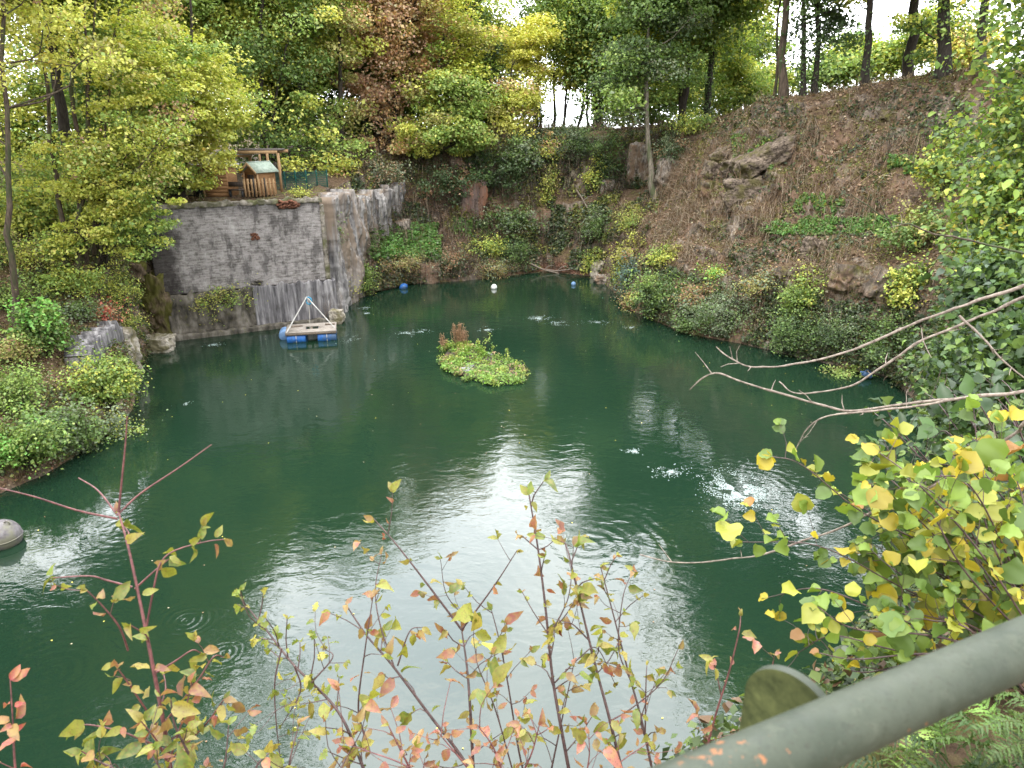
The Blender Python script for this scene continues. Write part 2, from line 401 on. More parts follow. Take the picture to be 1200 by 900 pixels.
def ground_material():
    m, nt = mat('quarry_ground'); v = coords(nt, 'Object')
    geo = N(nt, 'ShaderNodeNewGeometry'); sx = N(nt, 'ShaderNodeSeparateXYZ'); L(nt, geo.outputs['Normal'], sx.inputs[0])
    n1 = noise(nt, v, 0.9, 6, 0.65); n2 = noise(nt, v, 7, 6, 0.7); n3 = noise(nt, v, 0.35, 4, 0.55)
    vst = coords(nt, 'Object', (2.2, 2.2, 0.25)); ns = noise(nt, vst, 1.3, 6, 0.65, 0.3)
    earth = ramp(nt, n2, [(0.28, (0.028, 0.018, 0.012)), (0.5, (0.10, 0.066, 0.042)), (0.72, (0.22, 0.15, 0.098))])
    rock = ramp(nt, ns, [(0.30, (0.055, 0.046, 0.038)), (0.47, (0.15, 0.12, 0.095)), (0.58, (0.27, 0.22, 0.175)), (0.72, (0.43, 0.375, 0.315))])
    rust = mixc(nt, mth(nt, 'MULTIPLY', ramp(nt, n3, [(0.5, g(0)), (0.62, g(1))]), 0.55), rock, (0.25, 0.13, 0.075))
    rock2 = mixc(nt, mth(nt, 'MULTIPLY', ramp(nt, n2, [(0.35, g(1)), (0.55, g(0))]), 0.5), rust, (0.06, 0.05, 0.045))
    st = mth(nt, 'ADD', sx.outputs[2], mth(nt, 'MULTIPLY', mth(nt, 'SUBTRACT', n1, 0.5), 0.9))
    col = mixc(nt, ramp(nt, st, [(0.38, g(0)), (0.60, g(1))]), rock2, earth)
    ms = mth(nt, 'ADD', mth(nt, 'MULTIPLY', n1, 0.6), mth(nt, 'MULTIPLY', n2, 0.4))
    moss = ramp(nt, n2, [(0.3, (0.03, 0.04, 0.008)), (0.7, (0.13, 0.13, 0.03))])
    col = mixc(nt, mth(nt, 'MULTIPLY', ramp(nt, ms, [(0.50, g(0)), (0.60, g(1))]), 0.75), col, moss)
    h = mth(nt, 'ADD', mth(nt, 'MULTIPLY', n2, 0.6), ns)
    principled(nt, col, 0.95, bump(nt, h, 0.9, 0.12), 0.15)
    return m
GROUND = ground_material()
mb = MB(); mb.add(TP, TF)
tag(mb.build('quarry_terrain', GROUND, smooth=False), 'earth banks, rock cliffs and plateau around the flooded quarry', 'terrain', kind='structure')
# ================================================================ brick retaining wall
WA = np.array((-18.15, 35.55, 0.0)); WB = np.array((-10.2, 39.75, 0.0))
W1 = unit(WB - WA); W2 = np.array((W1[1], -W1[0], 0.0)); WROT = math.atan2(W1[1], W1[0])
def on_wall(s, d, z): return WA + s * W1 + d * W2 + np.array((0, 0, z))

def panel(s0, s1, z0, z1, d, thick, res, amp, freq, seed=0, edge=0.0, aniso=(1, 1, 1), step=0.0):
    """slab in wall coordinates (x along the wall, -y towards the lake) with an eroded front"""
    ns = max(2, int((s1 - s0) / res)); nz = max(2, int((z1 - z0) / res))
    X, Z = np.meshgrid(np.linspace(s0, s1, ns), np.linspace(z0, z1, nz), indexing='ij')
    P = np.stack([X, np.full_like(X, -d), Z], -1).reshape(-1, 3)
    n = fbm(P * freq * np.asarray(aniso) + seed, 4)
    P[:, 1] += n * amp
    if step: P[:, 1] += np.floor(fbm(P * np.asarray(aniso) * freq * 1.3 + seed + 40, 3) * 4) / 4 * step + fbm(P * 4 + seed, 3) * step * .12
    if edge:
        t = np.clip((P[:, 2] - z1 + 0.25) / 0.25, 0, 1)
        P[:, 2] += t * edge * fbm(np.stack([P[:, 0] * 2.2 + seed, 0 * P[:, 0], 0 * P[:, 0]], -1), 4)
    Bk = P.copy(); Bk[:, 1] = -d + thick
    m = len(P); idx = np.arange(m).reshape(ns, nz)
    f = np.stack([idx[:-1, :-1], idx[1:, :-1], idx[1:, 1:], idx[:-1, 1:]], -1).reshape(-1, 4)
    mb = MB(); F = [f, f[:, ::-1] + m]
    for e in (idx[:, 0], idx[::-1, -1], idx[-1, :], idx[0, ::-1]):
        F.append(np.stack([e[:-1], e[:-1] + m, e[1:] + m, e[1:]], -1))
    mb.add(np.vstack([P, Bk]), np.vstack(F)); return mb

def wall_vec(nt, scale=1.0):
    t = N(nt, 'ShaderNodeTexCoord'); s = N(nt, 'ShaderNodeSeparateXYZ'); L(nt, t.outputs['Object'], s.inputs[0])
    c = N(nt, 'ShaderNodeCombineXYZ'); L(nt, s.outputs[0], c.inputs[0]); L(nt, s.outputs[2], c.inputs[1]); L(nt, s.outputs[1], c.inputs[2])
    return c.outputs[0], s
def brick_material():
    m, nt = mat('old_brick'); v, s = wall_vec(nt)
    wob = N(nt, 'ShaderNodeVectorMath', operation='ADD'); L(nt, v, wob.inputs[0])
    nz = N(nt, 'ShaderNodeTexNoise'); nz.inputs['Scale'].default_value = 3.0; L(nt, v, nz.inputs['Vector'])
    sc = N(nt, 'ShaderNodeVectorMath', operation='SCALE'); sc.inputs['Scale'].default_value = 0.035; L(nt, nz.outputs['Color'], sc.inputs[0]); L(nt, sc.outputs[0], wob.inputs[1])
    br = N(nt, 'ShaderNodeTexBrick'); L(nt, wob.outputs[0], br.inputs['Vector'])
    br.inputs['Scale'].default_value = 1.0; br.inputs['Brick Width'].default_value = 0.34; br.inputs['Row Height'].default_value = 0.125
    br.inputs['Mortar Size'].default_value = 0.013; br.inputs['Mortar Smooth'].default_value = 0.4; br.inputs['Bias'].default_value = 0
    br.inputs['Color1'].default_value = (0.16, 0.142, 0.130, 1); br.inputs['Color2'].default_value = (0.33, 0.295, 0.285, 1); br.inputs['Mortar'].default_value = (0.33, 0.31, 0.295, 1)
    n1 = noise(nt, v, 0.9, 5, 0.6); n2 = noise(nt, coords(nt, 'Object', (0.9, 1, 2.4)), 3.4, 6, 0.7); n3 = noise(nt, coords(nt, 'Object', (1.6, 1.6, 0.7)), 0.9, 6, 0.65)
    pale = ramp(nt, n2, [(0.44, g(0)), (0.60, g(1))])
    col = mixc(nt, mth(nt, 'MULTIPLY', pale, 0.5), br.outputs['Color'], (0.44, 0.41, 0.395))
    col = mixc(nt, mth(nt, 'MULTIPLY', ramp(nt, n2, [(0.30, g(1)), (0.46, g(0))]), 0.7), col, (0.05, 0.045, 0.045))
    col = mixc(nt, mth(nt, 'MULTIPLY', ramp(nt, n3, [(0.41, g(1)), (0.50, g(0))]), 0.62), col, (0.035, 0.031, 0.03))
    col = mixc(nt, mth(nt, 'MULTIPLY', ramp(nt, n3, [(0.58, g(0)), (0.70, g(1))]), 0.6), col, (0.55, 0.52, 0.50))
    # soot-black left end and wet black band low on the wall
    left = mth(nt, 'SUBTRACT', mth(nt, 'ADD', s.outputs[0], mth(nt, 'MULTIPLY', n1, 3.0)), 2.1)
    col = mixc(nt, mth(nt, 'MULTIPLY', ramp(nt, left, [(0.05, g(1)), (0.9, g(0))]), 0.85), col, (0.03, 0.025, 0.023))
    top = mth(nt, 'ADD', s.outputs[2], mth(nt, 'MULTIPLY', n1, 1.6))
    tp = N(nt, 'ShaderNodeMapRange'); tp.inputs[1].default_value = 6.9; tp.inputs[2].default_value = 7.6; L(nt, top, tp.inputs[0])
    col = mixc(nt, mth(nt, 'MULTIPLY', tp.outputs[0], 0.6), col, (0.045, 0.04, 0.038))
    h = mth(nt, 'ADD', mth(nt, 'MULTIPLY', br.outputs['Fac'], -0.6), n2)
    principled(nt, col, 0.95, bump(nt, h, 0.8, 0.035), 0.15); return m
BRICK = brick_material()
def concrete_mat(name, dark, mid, light, moss=0.3, st=(3, 3, .22)):
    m, nt = mat(name)
    n1 = noise(nt, coords(nt, 'Object', st), 1.6, 6, 0.65, 0.2); n2 = noise(nt, coords(nt, 'Object'), 5, 6, 0.7)
    col = ramp(nt, n1, [(0.32, dark), (0.5, mid), (0.68, light)])
    col = mixc(nt, mth(nt, 'MULTIPLY', ramp(nt, n2, [(0.54, g(0)), (0.66, g(1))]), moss), col, (0.10, 0.095, 0.03))
    principled(nt, col, 0.9, bump(nt, mth(nt, 'ADD', n1, n2), 0.6, 0.03), 0.2); return m
CONC = concrete_mat('stained_concrete', (0.045, 0.043, 0.045), (0.17, 0.16, 0.165), (0.40, 0.38, 0.38), 0.15)
CONC_DARK = concrete_mat('mossy_concrete', (0.03, 0.028, 0.024), (0.12, 0.105, 0.085), (0.26, 0.235, 0.20), 0.55, (1.4, 1.4, .55))
PALE_STONE = simple_mat('pale_stone', (0.20, 0.17, 0.13), (0.52, 0.47, 0.40), 5, 0.9, bmp=.7, bd=.03, c3=(.16, .14, .08))
COPING = simple_mat('stained_coping', (0.07, 0.06, 0.045), (0.34, 0.30, 0.255), 3.5, 0.9, bmp=.8, bd=.04, c3=(.10, .10, .045))
RUSTBRICK = simple_mat('rust_brick', (0.05, 0.022, 0.015), (0.26, 0.11, 0.065), 8, 0.9, bmp=.8, bd=.03)
wall = thing('brick_wall', WA, 'tall weathered grey brick retaining wall rising from the water below the wooden playhouse', 'wall', rz=WROT)
panel(0, 8.62, 2.35, 6.72, 0, 0.6, 0.07, 0.035, 1.6, 3).build('brick_face', BRICK, wall, local=True)
panel(0.1, 8.75, 6.66, 6.90, 0.05, 0.6, 0.06, 0.12, 2.2, 9, 0.16).build('coping', COPING, wall, local=True)
panel(8.60, 8.84, 2.42, 6.4, 0.05, 0.6, 0.06, 0.09, 2.0, 5, 0.2).build('corner_stones', COPING, wall, local=True)
panel(4.6, 9.1, 0.2, 2.40, 0.10, 0.6, 0.08, 0.05, 1.2, 11, 0.25).build('concrete_panel', CONC, wall, local=True)
panel(0.3, 4.62, 0.2, 2.38, 0.0, 0.6, 0.08, 0.16, 1.3, 21, 0.3).build('rough_base', CONC_DARK, wall, local=True)
panel(0.2, 9.05, -0.4, 0.26, 0.42, 0.6, 0.08, 0.07, 1.8, 31, 0.08).build('footing_ledge', CONC_DARK, wall, local=True)
def rubble(c, s, n, size, seed, flat=0.6):
    r = RS(seed); mb = MB()
    for k in range(n):
        p = np.asarray(c) + r.uniform(-1, 1, 3) * np.asarray(s)
        a = r.uniform(-.5, .5, 3); R = np.array((Matrix.Rotation(a[0], 3, 'X') @ Matrix.Rotation(a[1], 3, 'Y') @ Matrix.Rotation(a[2], 3, 'Z')))
        z = size * r.uniform(.6, 1.3, 3) * np.array((1.4, 1, flat)); mb.box(p, z, R)
    return mb
rubble((5.05, -0.03, 5.05), (0.20, 0.03, 0.16), 26, 0.11, 3).build('broken_brick_hole', RUSTBRICK, wall, local=True)
rubble((4.85, -0.03, 2.55), (0.22, 0.05, 0.13), 14, 0.13, 4).build('broken_brick_hole', CONC_DARK, wall, local=True)
rubble((6.95, -0.10, 6.62), (0.5, 0.10, 0.20), 46, 0.17, 5, .5).build('collapsed_bricks', RUSTBRICK, wall, local=True)

from mathutils.bvhtree import BVHTree
_BV = BVHTree.FromPolygons([tuple(p) for p in TP], [tuple(int(i) for i in f) for f in TF])
# mossy buttress at the wall's left end and the grey stub wall on the left bank
def rock_mesh(c, s, seed, freq=1.0, amp=0.25, sub=5, R=None, blocky=0.0):
    import bmesh
    bm = bmesh.new(); bmesh.ops.create_cube(bm, size=2.0)
    bmesh.ops.subdivide_edges(bm, edges=bm.edges[:], cuts=2 ** sub - 1, use_grid_fill=True)
    V = np.array([v.co[:] for v in bm.verts]); F = [[v.index for v in f.verts] for f in bm.faces]; bm.free()
    rnd = unit(V) * 1.25
    V = V * (0.55 + blocky) + rnd * (0.45 - blocky)
    V = V * np.asarray(s, float)
    r = 1 - np.abs(fbm(V * freq + seed, 4)); V = V + unit(V) * ((r - .7) * amp)[:, None] + unit(V) * (fbm(V * freq * 3 + seed, 3) * amp * .3)[:, None]
    stp = np.floor(fbm(V * freq * np.array((1, 1, 1.7)) + seed + 30, 3) * 4.5) / 4.5; V = V + unit(V) * (stp * amp * .55 + fbm(V * freq * 7 + seed, 2) * amp * .10)[:, None]
    if R is not None: V = V @ np.asarray(R).T
    mb = MB(); mb.add(V + np.asarray(c, float), np.array(F)); return mb
MOSSROCK = simple_mat('mossy_rock', (0.045, 0.032, 0.02), (0.20, 0.145, 0.10), 4, 0.95, (1, 1, .6), .9, .06, .15, c3=(.10, .095, .025))
GREYROCK = simple_mat('grey_rock', (0.07, 0.057, 0.048), (0.38, 0.33, 0.28), 5.0, 0.95, (1.5, 1.5, .6), 1.0, .12, .15, c3=(.19, .13, .09))
bt = rock_mesh(at_y(181, 366, 35.6) + np.array((0, 0.3, 0)), (0.75, 0.75, 2.0), 4, 0.9, 0.45, blocky=.25).build('buttress', MOSSROCK)
tag(bt, 'brown mossy rock buttress between the left bank and the brick wall', 'rock buttress')
tag(rock_mesh(at_z(182, 404, 0.25), (0.85, 0.55, 0.42), 8, 1.2, .2, blocky=.2).build('boulder', PALE_STONE), 'flat pale boulder at the waterline under the mossy buttress', 'boulder')
sw = thing('concrete_wall', at_z(150, 430, 0), 'low grey streaked concrete wall standing on the left bank above the water', 'wall')
_gh = lambda x, y: np.array(_BV.ray_cast(Vector((0, 0, CAM_H)), Vector(_ray(x, y)).normalized(), 200)[0])
p0, p1 = _gh(110, 424), _gh(150, 421)
for q_ in (p0, p1): q_ += unit(np.array((0, 0, CAM_H)) - q_) * .55
dd = p1 - p0; dd[2] = 0; ln = np.linalg.norm(dd); ang = math.atan2(dd[1], dd[0]); R3 = np.array(Matrix.Rotation(ang, 3, 'Z'))
def local_panel(mb, org, R):
    mb.V = [v @ R.T + org for v in mb.V]; return mb
local_panel(panel(-0.3, ln, -1.2, 1.75, 0, 0.9, 0.08, 0.08, 1.5, 41, .5), np.array((p0[0], p0[1], min(p0[2], p1[2]))), R3).build('wall_slab', CONC, sw)
e0 = np.array((p1[0], p1[1], 0.0)); R4 = np.array(Matrix.Rotation(ang - 0.25, 3, 'Z'))
local_panel(panel(-0.02, 0.9, -1.5, 1.2, 0.06, 0.9, 0.07, 0.18, 1.7, 44, .4), np.array((p1[0], p1[1], p1[2])), R4).build('stone_end', PALE_STONE, sw)

# ================================================================ buildings on the terrace
PLANK = simple_mat('stained_planks', (0.17, 0.085, 0.035), (0.33, 0.18, 0.08), 5, 0.75, (.6, .6, 9), .5, .02)
PLANK_PALE = simple_mat('pale_planks', (0.30, 0.18, 0.09), (0.46, 0.30, 0.16), 5, 0.75, (6, 6, .6), .4, .02)
PLANK_DARK = simple_mat('dark_planks', (0.03, 0.022, 0.018), (0.075, 0.055, 0.042), 5, 0.8, (6, 6, .6), .4, .02)
ROOF_GREEN = simple_mat('pale_green_roofing', (0.22, 0.27, 0.22), (0.36, 0.42, 0.35), 6, 0.7)
ROOF_DARK = simple_mat('dark_sheet_roofing', (0.06, 0.05, 0.045), (0.12, 0.10, 0.09), 6, 0.7)
ROOF_GREY = simple_mat('grey_roofing', (0.32, 0.31, 0.29), (0.50, 0.49, 0.46), 6, 0.7)
METAL_DARK = simple_mat('dark_metal', (0.012, 0.014, 0.016), (0.03, 0.032, 0.035), 10, 0.5)
MESH_GREEN = simple_mat('green_fence_paint', (0.004, 0.055, 0.045), (0.012, 0.10, 0.08), 8, 0.6)
TZ = 6.95
def tz(px, Y, z=TZ):
    """terrace point at image column px, depth Y"""
    dep = Y * _c - (z - CAM_H) * _s
    return np.array(((px - 600) / FPX * dep, Y, z))
# wooden hut
hut = thing('wooden_hut', tz(250, 39.6), 'brown plank hut with a dark door on the terrace above the brick wall', 'hut')
a, b = tz(229, 39.2), tz(272, 39.9); cx = (a + b) / 2; wd = abs(b[0] - a[0])
MB().box(cx + (0, 0.7, 0.78), (wd, 1.5, 1.56)).build('wall', PLANK, hut, bevel=.02)
for k in range(9): pass
mb = MB()
for k in range(8): mb.box(cx + (0, -0.06, 0.12 + k * 0.19), (wd * .99, 0.03, 0.165))
mb.build('cladding', PLANK, hut)
MB().box(a + (0.28, -0.09, 0.55), (0.42, 0.05, 1.05)).build('door', METAL_DARK, hut)
for x in (0.02, 0.55): MB().box(a + (x, -0.08, 0.8), (0.09, 0.09, 1.62)).build('post', PLANK_PALE, hut)
MB().box(cx + (0, 0.65, 1.62), (wd + .3, 1.9, 0.09)).build('roof', ROOF_GREY, hut, bevel=.01)
MB().box(cx + (0, 0.65 - .97, 1.60), (wd + .3, 0.04, 0.14)).build('fascia', PLANK_PALE, hut)
# gabled playhouse
def gable_house(c, w_, d_, h_, rise, rz, label):
    t = thing('playhouse', c, label, 'playhouse', rz=rz)
    hw, hd = w_ / 2, d_ / 2
    mb = MB(); mb.add([(-hw,-hd,0),(hw,-hd,0),(hw,hd,0),(-hw,hd,0),(-hw,-hd,h_),(hw,-hd,h_),(hw,hd,h_),(-hw,hd,h_),(0,-hd,h_+rise),(0,hd,h_+rise)],
        [(0,1,5,4),(1,2,6,5),(2,3,7,6),(3,0,4,7)]); mb.add([(-hw,-hd,h_),(hw,-hd,h_),(0,-hd,h_+rise),(hw,hd,h_),(-hw,hd,h_),(0,hd,h_+rise)], [(0,1,2),(3,4,5)])
    mb.build('wall', PLANK, t, local=True)
    sl = math.hypot(hw, rise); an = math.atan2(rise, hw)
    for sg in (-1, 1):
        R = np.array(Matrix.Rotation(sg * an, 3, 'Y'))
        MB().box((sg * (hw / 2 + .05), 0, h_ + rise / 2 + .03), (sl + .22, d_ + .4, .05), R).build('roof', ROOF_GREEN, t, local=True)
        MB().box((sg * (hw / 2 + .05), -hd - .2, h_ + rise / 2 - .01), (sl + .2, .04, .12), R).build('bargeboard', PLANK_PALE, t, local=True)
    MB().box((0, -hd - .02, .55), (.5, .04, 1.1)).build('door', PLANK_DARK, t, local=True)
    for x in (-hw, hw): MB().box((x, -hd - .01, h_ / 2), (.09, .09, h_)).build('corner_post', PLANK_PALE, t, local=True)
    return t
gable_house(tz(307, 41.0), 1.0, 1.3, 1.25, 0.42, RAD(-28), 'small gabled wooden playhouse with a pale green roof behind the brick wall')
# pergola
pg = thing('pergola', tz(308, 42.5), 'open timber pergola with a flat dark roof above the playhouse', 'pergola')
a, b = tz(279, 42.3), tz(333, 42.9); c0_ = (a + b) / 2
Rp = np.array(Matrix.Rotation(math.atan2(b[1] - a[1], b[0] - a[0]), 3, 'Z'))
MB().box(c0_ + (0, .9, 2.34), (b[0] - a[0], 2.2, .07), Rp).build('roof', ROOF_DARK, pg)
MB().box(c0_ + (0, -.2, 2.22), (b[0] - a[0] - .1, .06, .17), Rp).build('beam', PLANK_PALE, pg)
MB().box(c0_ + (0, 1.9, 2.22), (b[0] - a[0] - .1, .06, .17), Rp).build('beam', PLANK_PALE, pg)
for px, dy in ((297, 1.7), (318, -.15), (330.5, -.1), (330.5, 1.9)):
    MB().box(tz(px, 42.6 + dy) + (0, 0, 1.08), (.12, .12, 2.16)).build('post', PLANK_PALE, pg)
# second low roof behind
sh = thing('garden_shelter', tz(280, 43.4), 'low pale roofed shelter half hidden behind the yellow green maple', 'shelter')
a, b = tz(262, 43.2), tz(300, 43.8); c1_ = (a + b) / 2
MB().box(c1_ + (0, .8, 2.05), (b[0] - a[0], 1.8, .08)).build('roof', ROOF_GREY, sh)
MB().box(c1_ + (0, -.1, 1.97), (b[0] - a[0], .05, .13)).build('fascia', PLANK_PALE, sh)
for q in (a + (.1, 0, 0), b - (.1, 0, 0), a + (.1, 1.6, 0), b + (-.1, 1.6, 0)): MB().box(q + (0, 0, 1.0), (.1, .1, 2.0)).build('post', PLANK_PALE, sh)
# picket fence in front of the playhouse
pf = thing('picket_fence', tz(300, 39.7), 'short wooden picket fence with gaps in front of the gabled playhouse', 'fence')
mb = MB()
for k, px in enumerate(np.linspace(288, 322, 9)): mb.box(tz(px, 39.6 + k * .05) + (0, 0, .46), (.11, .03, .92 + .05 * (k % 2)))
mb.build('picket', PLANK_PALE, pf)
for z in (.25, .7): MB().tube([tz(287, 39.66, TZ + z), tz(323, 40.06, TZ + z)], .035, 4).build('rail', PLANK, pf)
for px in (299, 312): MB().box(tz(px, 39.55) + (0, 0, .5), (.05, .05, 1.0)).build('post', METAL_DARK, pf)
# bench
bn = thing('bench', tz(277, 39.3), 'dark wooden bench between the hut and the picket fence', 'bench')
MB().box(tz(278, 39.4) + (0, 0, .38), (.8, .3, .06)).build('seat', PLANK_DARK, bn)
MB().box(tz(278, 39.6) + (0, 0, .66), (.8, .05, .25)).build('backrest', PLANK_DARK, bn)
for x in (-.33, .33): MB().box(tz(278, 39.4) + (x, 0, .17), (.06, .28, .35)).build('leg', METAL_DARK, bn)
# dark railing on the left
dr = thing('metal_railing', tz(212, 38.6), 'black metal railing on the terrace left of the brown hut', 'railing')
for z in (.95, .5, .12): MB().tube([tz(193, 38.4, TZ + z), tz(229, 39.1, TZ + z)], .028, 6).build('rail', METAL_DARK, dr)
for px in (193, 204, 217, 228.5): MB().box(tz(px, 38.4 + (px - 193) * .019) + (0, 0, .5), (.06, .06, 1.02)).build('post', METAL_DARK, dr)
MB().tube([tz(200, 41.0, TZ + 1.35), tz(226, 41.0, TZ + 1.4)], .03, 5).build('top_bar', METAL_DARK, dr)
bx_ = thing('storage_box', tz(207, 38.9), 'dark low storage box behind the black metal railing', 'box')
MB().box(tz(207, 39.2) + (0, 0, .26), (.75, .5, .5)).build('body', METAL_DARK, bx_, bevel=.03)
MB().box(tz(207, 39.2) + (0, 0, .54), (.8, .55, .06)).build('lid', PLANK_DARK, bx_, bevel=.02)
# green mesh fence
gf = thing('mesh_fence', tz(355, 44), 'dark green wire mesh fence on the terrace right of the pergola', 'fence')
fa, fb = tz(322, 43.6), tz(384, 45.6)
mb = MB()
for t_ in np.linspace(0, 1, 66): mb.tube([fa + t_ * (fb - fa), fa + t_ * (fb - fa) + (0, 0, 1.0)], .011, 4, cap=False)
for z in np.linspace(.04, 1.0, 9): mb.tube([fa + (0, 0, z), fb + (0, 0, z)], .010, 4, cap=False)
mb.build('wire_panel', MESH_GREEN, gf)
for t_ in np.linspace(0, 1, 6): MB().box(fa + t_ * (fb - fa) + (0, .03, .55), (.06, .06, 1.1)).build('post', MESH_GREEN, gf)

# ================================================================ raft
BLUE = simple_mat('blue_barrel_plastic', (0.012, 0.085, 0.30), (0.03, 0.15, 0.45), 6, 0.5, bmp=.1, spec=.4, c3=(.05, .10, .19))
BLUE_FADED = simple_mat('faded_blue_plastic', (0.10, 0.20, 0.38), (0.17, 0.28, 0.46), 4, 0.5, bmp=.1, spec=.5)
STEEL = simple_mat('white_painted_tube', (0.34, 0.33, 0.31), (0.62, 0.60, 0.57), 8, 0.5, bmp=.1)
ROPE = simple_mat('blue_rope', (0.03, 0.22, 0.40), (0.08, 0.38, 0.55), 60, 0.8)
ROPE_PALE = simple_mat('pale_rope', (0.45, 0.42, 0.36), (0.65, 0.62, 0.55), 60, 0.8)
DECK = simple_mat('deck_boards', (0.20, 0.165, 0.14), (0.46, 0.41, 0.36), 5, 0.85, (1, 7, 7), .5, .01)
DZ = 0.52
q1, q2 = at_z(334, 391, DZ), at_z(394, 387.5, DZ)          # front edge
u1 = unit(q2 - q1); u2 = np.array((-u1[1], u1[0], 0)); rl = np.linalg.norm(q2 - q1)
raft = thing('raft', (q1 + q2) / 2 * (1, 1, 0), 'timber raft on blue barrels with a white tube frame, moored at the wall', 'raft', rz=math.atan2(u1[1], u1[0]))
hl = rl / 2; RD = 1.75
mb = MB()
for k in range(9):
    y = (k + .5) * RD / 9; wd_ = RD / 9 - .012
    if 3 <= k <= 5:
        mb.box((-hl + (hl * .78) / 2, y, DZ), (hl * .78, wd_, .04)); mb.box((hl - (hl * .72) / 2 , y, DZ), (hl * .72, wd_, .04))
    else: mb.box((0, y, DZ + .002 * (k % 2)), (rl, wd_, .04))
mb.build('deck', DECK, raft, local=True)
for y in (.06, RD - .06): MB().box((0, y, DZ - .085), (rl, .09, .12)).build('beam', WOOD, raft, local=True)
for x in (-hl + .05, 0, hl - .05): MB().box((x, RD / 2, DZ - .08), (.09, RD - .2, .10)).build('joist', WOOD, raft, local=True)
def barrel(c, axis, length=.95, r=.29, m=BLUE, name='barrel', parent=None):
    prof = [(0, .0), (0.0, .86), (.02, .97), (.06, 1), (.28, 1), (.30, 1.035), (.33, 1.035), (.35, 1), (.65, 1), (.67, 1.035), (.70, 1.035), (.72, 1), (.94, 1), (.98, .97), (1, .86), (1, 0)]
    P = np.array([np.asarray(c) + np.asarray(axis) * (t - .5) * length for t, _ in prof]); n = 24
    ax = unit(np.asarray(axis, float)); A = np.array((0, 0, 1.0)) if abs(ax[2]) < .9 else np.array((1.0, 0, 0)); A = unit(A - ax * A.dot(ax)); B_ = np.cross(ax, A)
    an = np.arange(n) * 2 * math.pi / n
    V = P[:, None] + np.array([q * r for _, q in prof])[:, None, None] * (np.cos(an)[None, :, None] * A + np.sin(an)[None, :, None] * B_)
    m_ = len(prof); i = np.arange(m_ - 1)[:, None] * n; j = np.arange(n)[None]; k = (j + 1) % n
    mb = MB(); mb.add(V.reshape(-1, 3), np.stack([i + j, i + k, i + n + k, i + n + j], -1).reshape(-1, 4)); return mb
for x in (-hl + .52, hl - .50):
    bo = barrel((x, .30, .15), (1, 0, 0)).build('barrel', BLUE, raft, smooth=True, local=True)
    mb = MB(); P = [(x, .30 + .305 * math.cos(t), .15 + .305 * math.sin(t)) for t in np.linspace(0, 2 * math.pi, 25)]
    mb.tube(P, .018, 5); mb.build('strap', ROPE_PALE, bo, local=True); bo.children[0].matrix_parent_inverse = Matrix.Identity(4)
    barrel((x, RD - .32, .15), (1, 0, 0)).build('barrel', BLUE, raft, smooth=True, local=True)
barrel((-hl - .12, 1.15, .20), (0, 1, 0), .9, .28, BLUE_FADED).build('rear_barrel', BLUE_FADED, raft, smooth=True, local=True)
apex = (-.1, RD * .62, DZ + 1.62)
for e in ((-hl + .06, .12, DZ), (hl - .08, .55, DZ)): MB().tube([e, apex], .034, 8).build('frame_tube', STEEL, raft, local=True)
mb = MB(); r_ = RS(5)
for k in range(7):
    cx_, cz_ = .10 + r_.uniform(-.04, .04), -.22 + r_.uniform(-.04, .04)
    mb.tube([(apex[0] + cx_ + .13 * math.cos(t), apex[1] - .04 + .02 * k, apex[2] + cz_ + .19 * math.sin(t)) for t in np.linspace(0, 2 * math.pi, 17)], .016, 5)
mb.build('rope_coil', ROPE, raft, local=True)
mb = MB(); mb.tube(spline([apex, (apex[0] + .06, apex[1], apex[2] - .6), (apex[0] + .02, apex[1] - .1, DZ - .1)], 10), .012, 5); mb.build('hanging_rope', ROPE_PALE, raft, local=True)
MB().box((.95, 1.2, DZ + .06), (.5, .12, .05)).build('loose_board', WOOD, raft, local=True)
MB().box((-.75, 1.15, DZ + .06), (.6, .10, .05), np.array(Matrix.Rotation(.2, 3, 'Z'))).build('loose_board', WOOD, raft, local=True)
tag(rock_mesh(at_z(395, 371, .35), (.36, .36, .42), 12, 1.5, .12).build('boulder', PALE_STONE), 'pale yellowish boulder at the water beside the raft', 'boulder')
# dead shrub twigs behind the raft
r_ = RS(9); mb = MB(); b0 = on_wall(8.3, .3, .25)
for k in range(7):
    e = b0 + np.array((r_.uniform(-.25, .6), r_.uniform(-.3, .1), r_.uniform(.7, 1.7))); mid = (b0 + e) / 2 + r_.uniform(-.12, .12, 3)
    mb.tube(spline([b0 + r_.uniform(-.05, .05, 3) * (1, 1, 0), mid, e], 8), np.linspace(.014, .005, 8), 5)
    mb.tube([mid, mid + r_.uniform(-.35, .35, 3) + (0, 0, .25)], np.linspace(.008, .003, 2), 4)
tag(mb.build('dead_shrub', TWIG_GREY), 'bare grey twigs of a dead shrub on the wall ledge behind the raft', 'dead shrub')

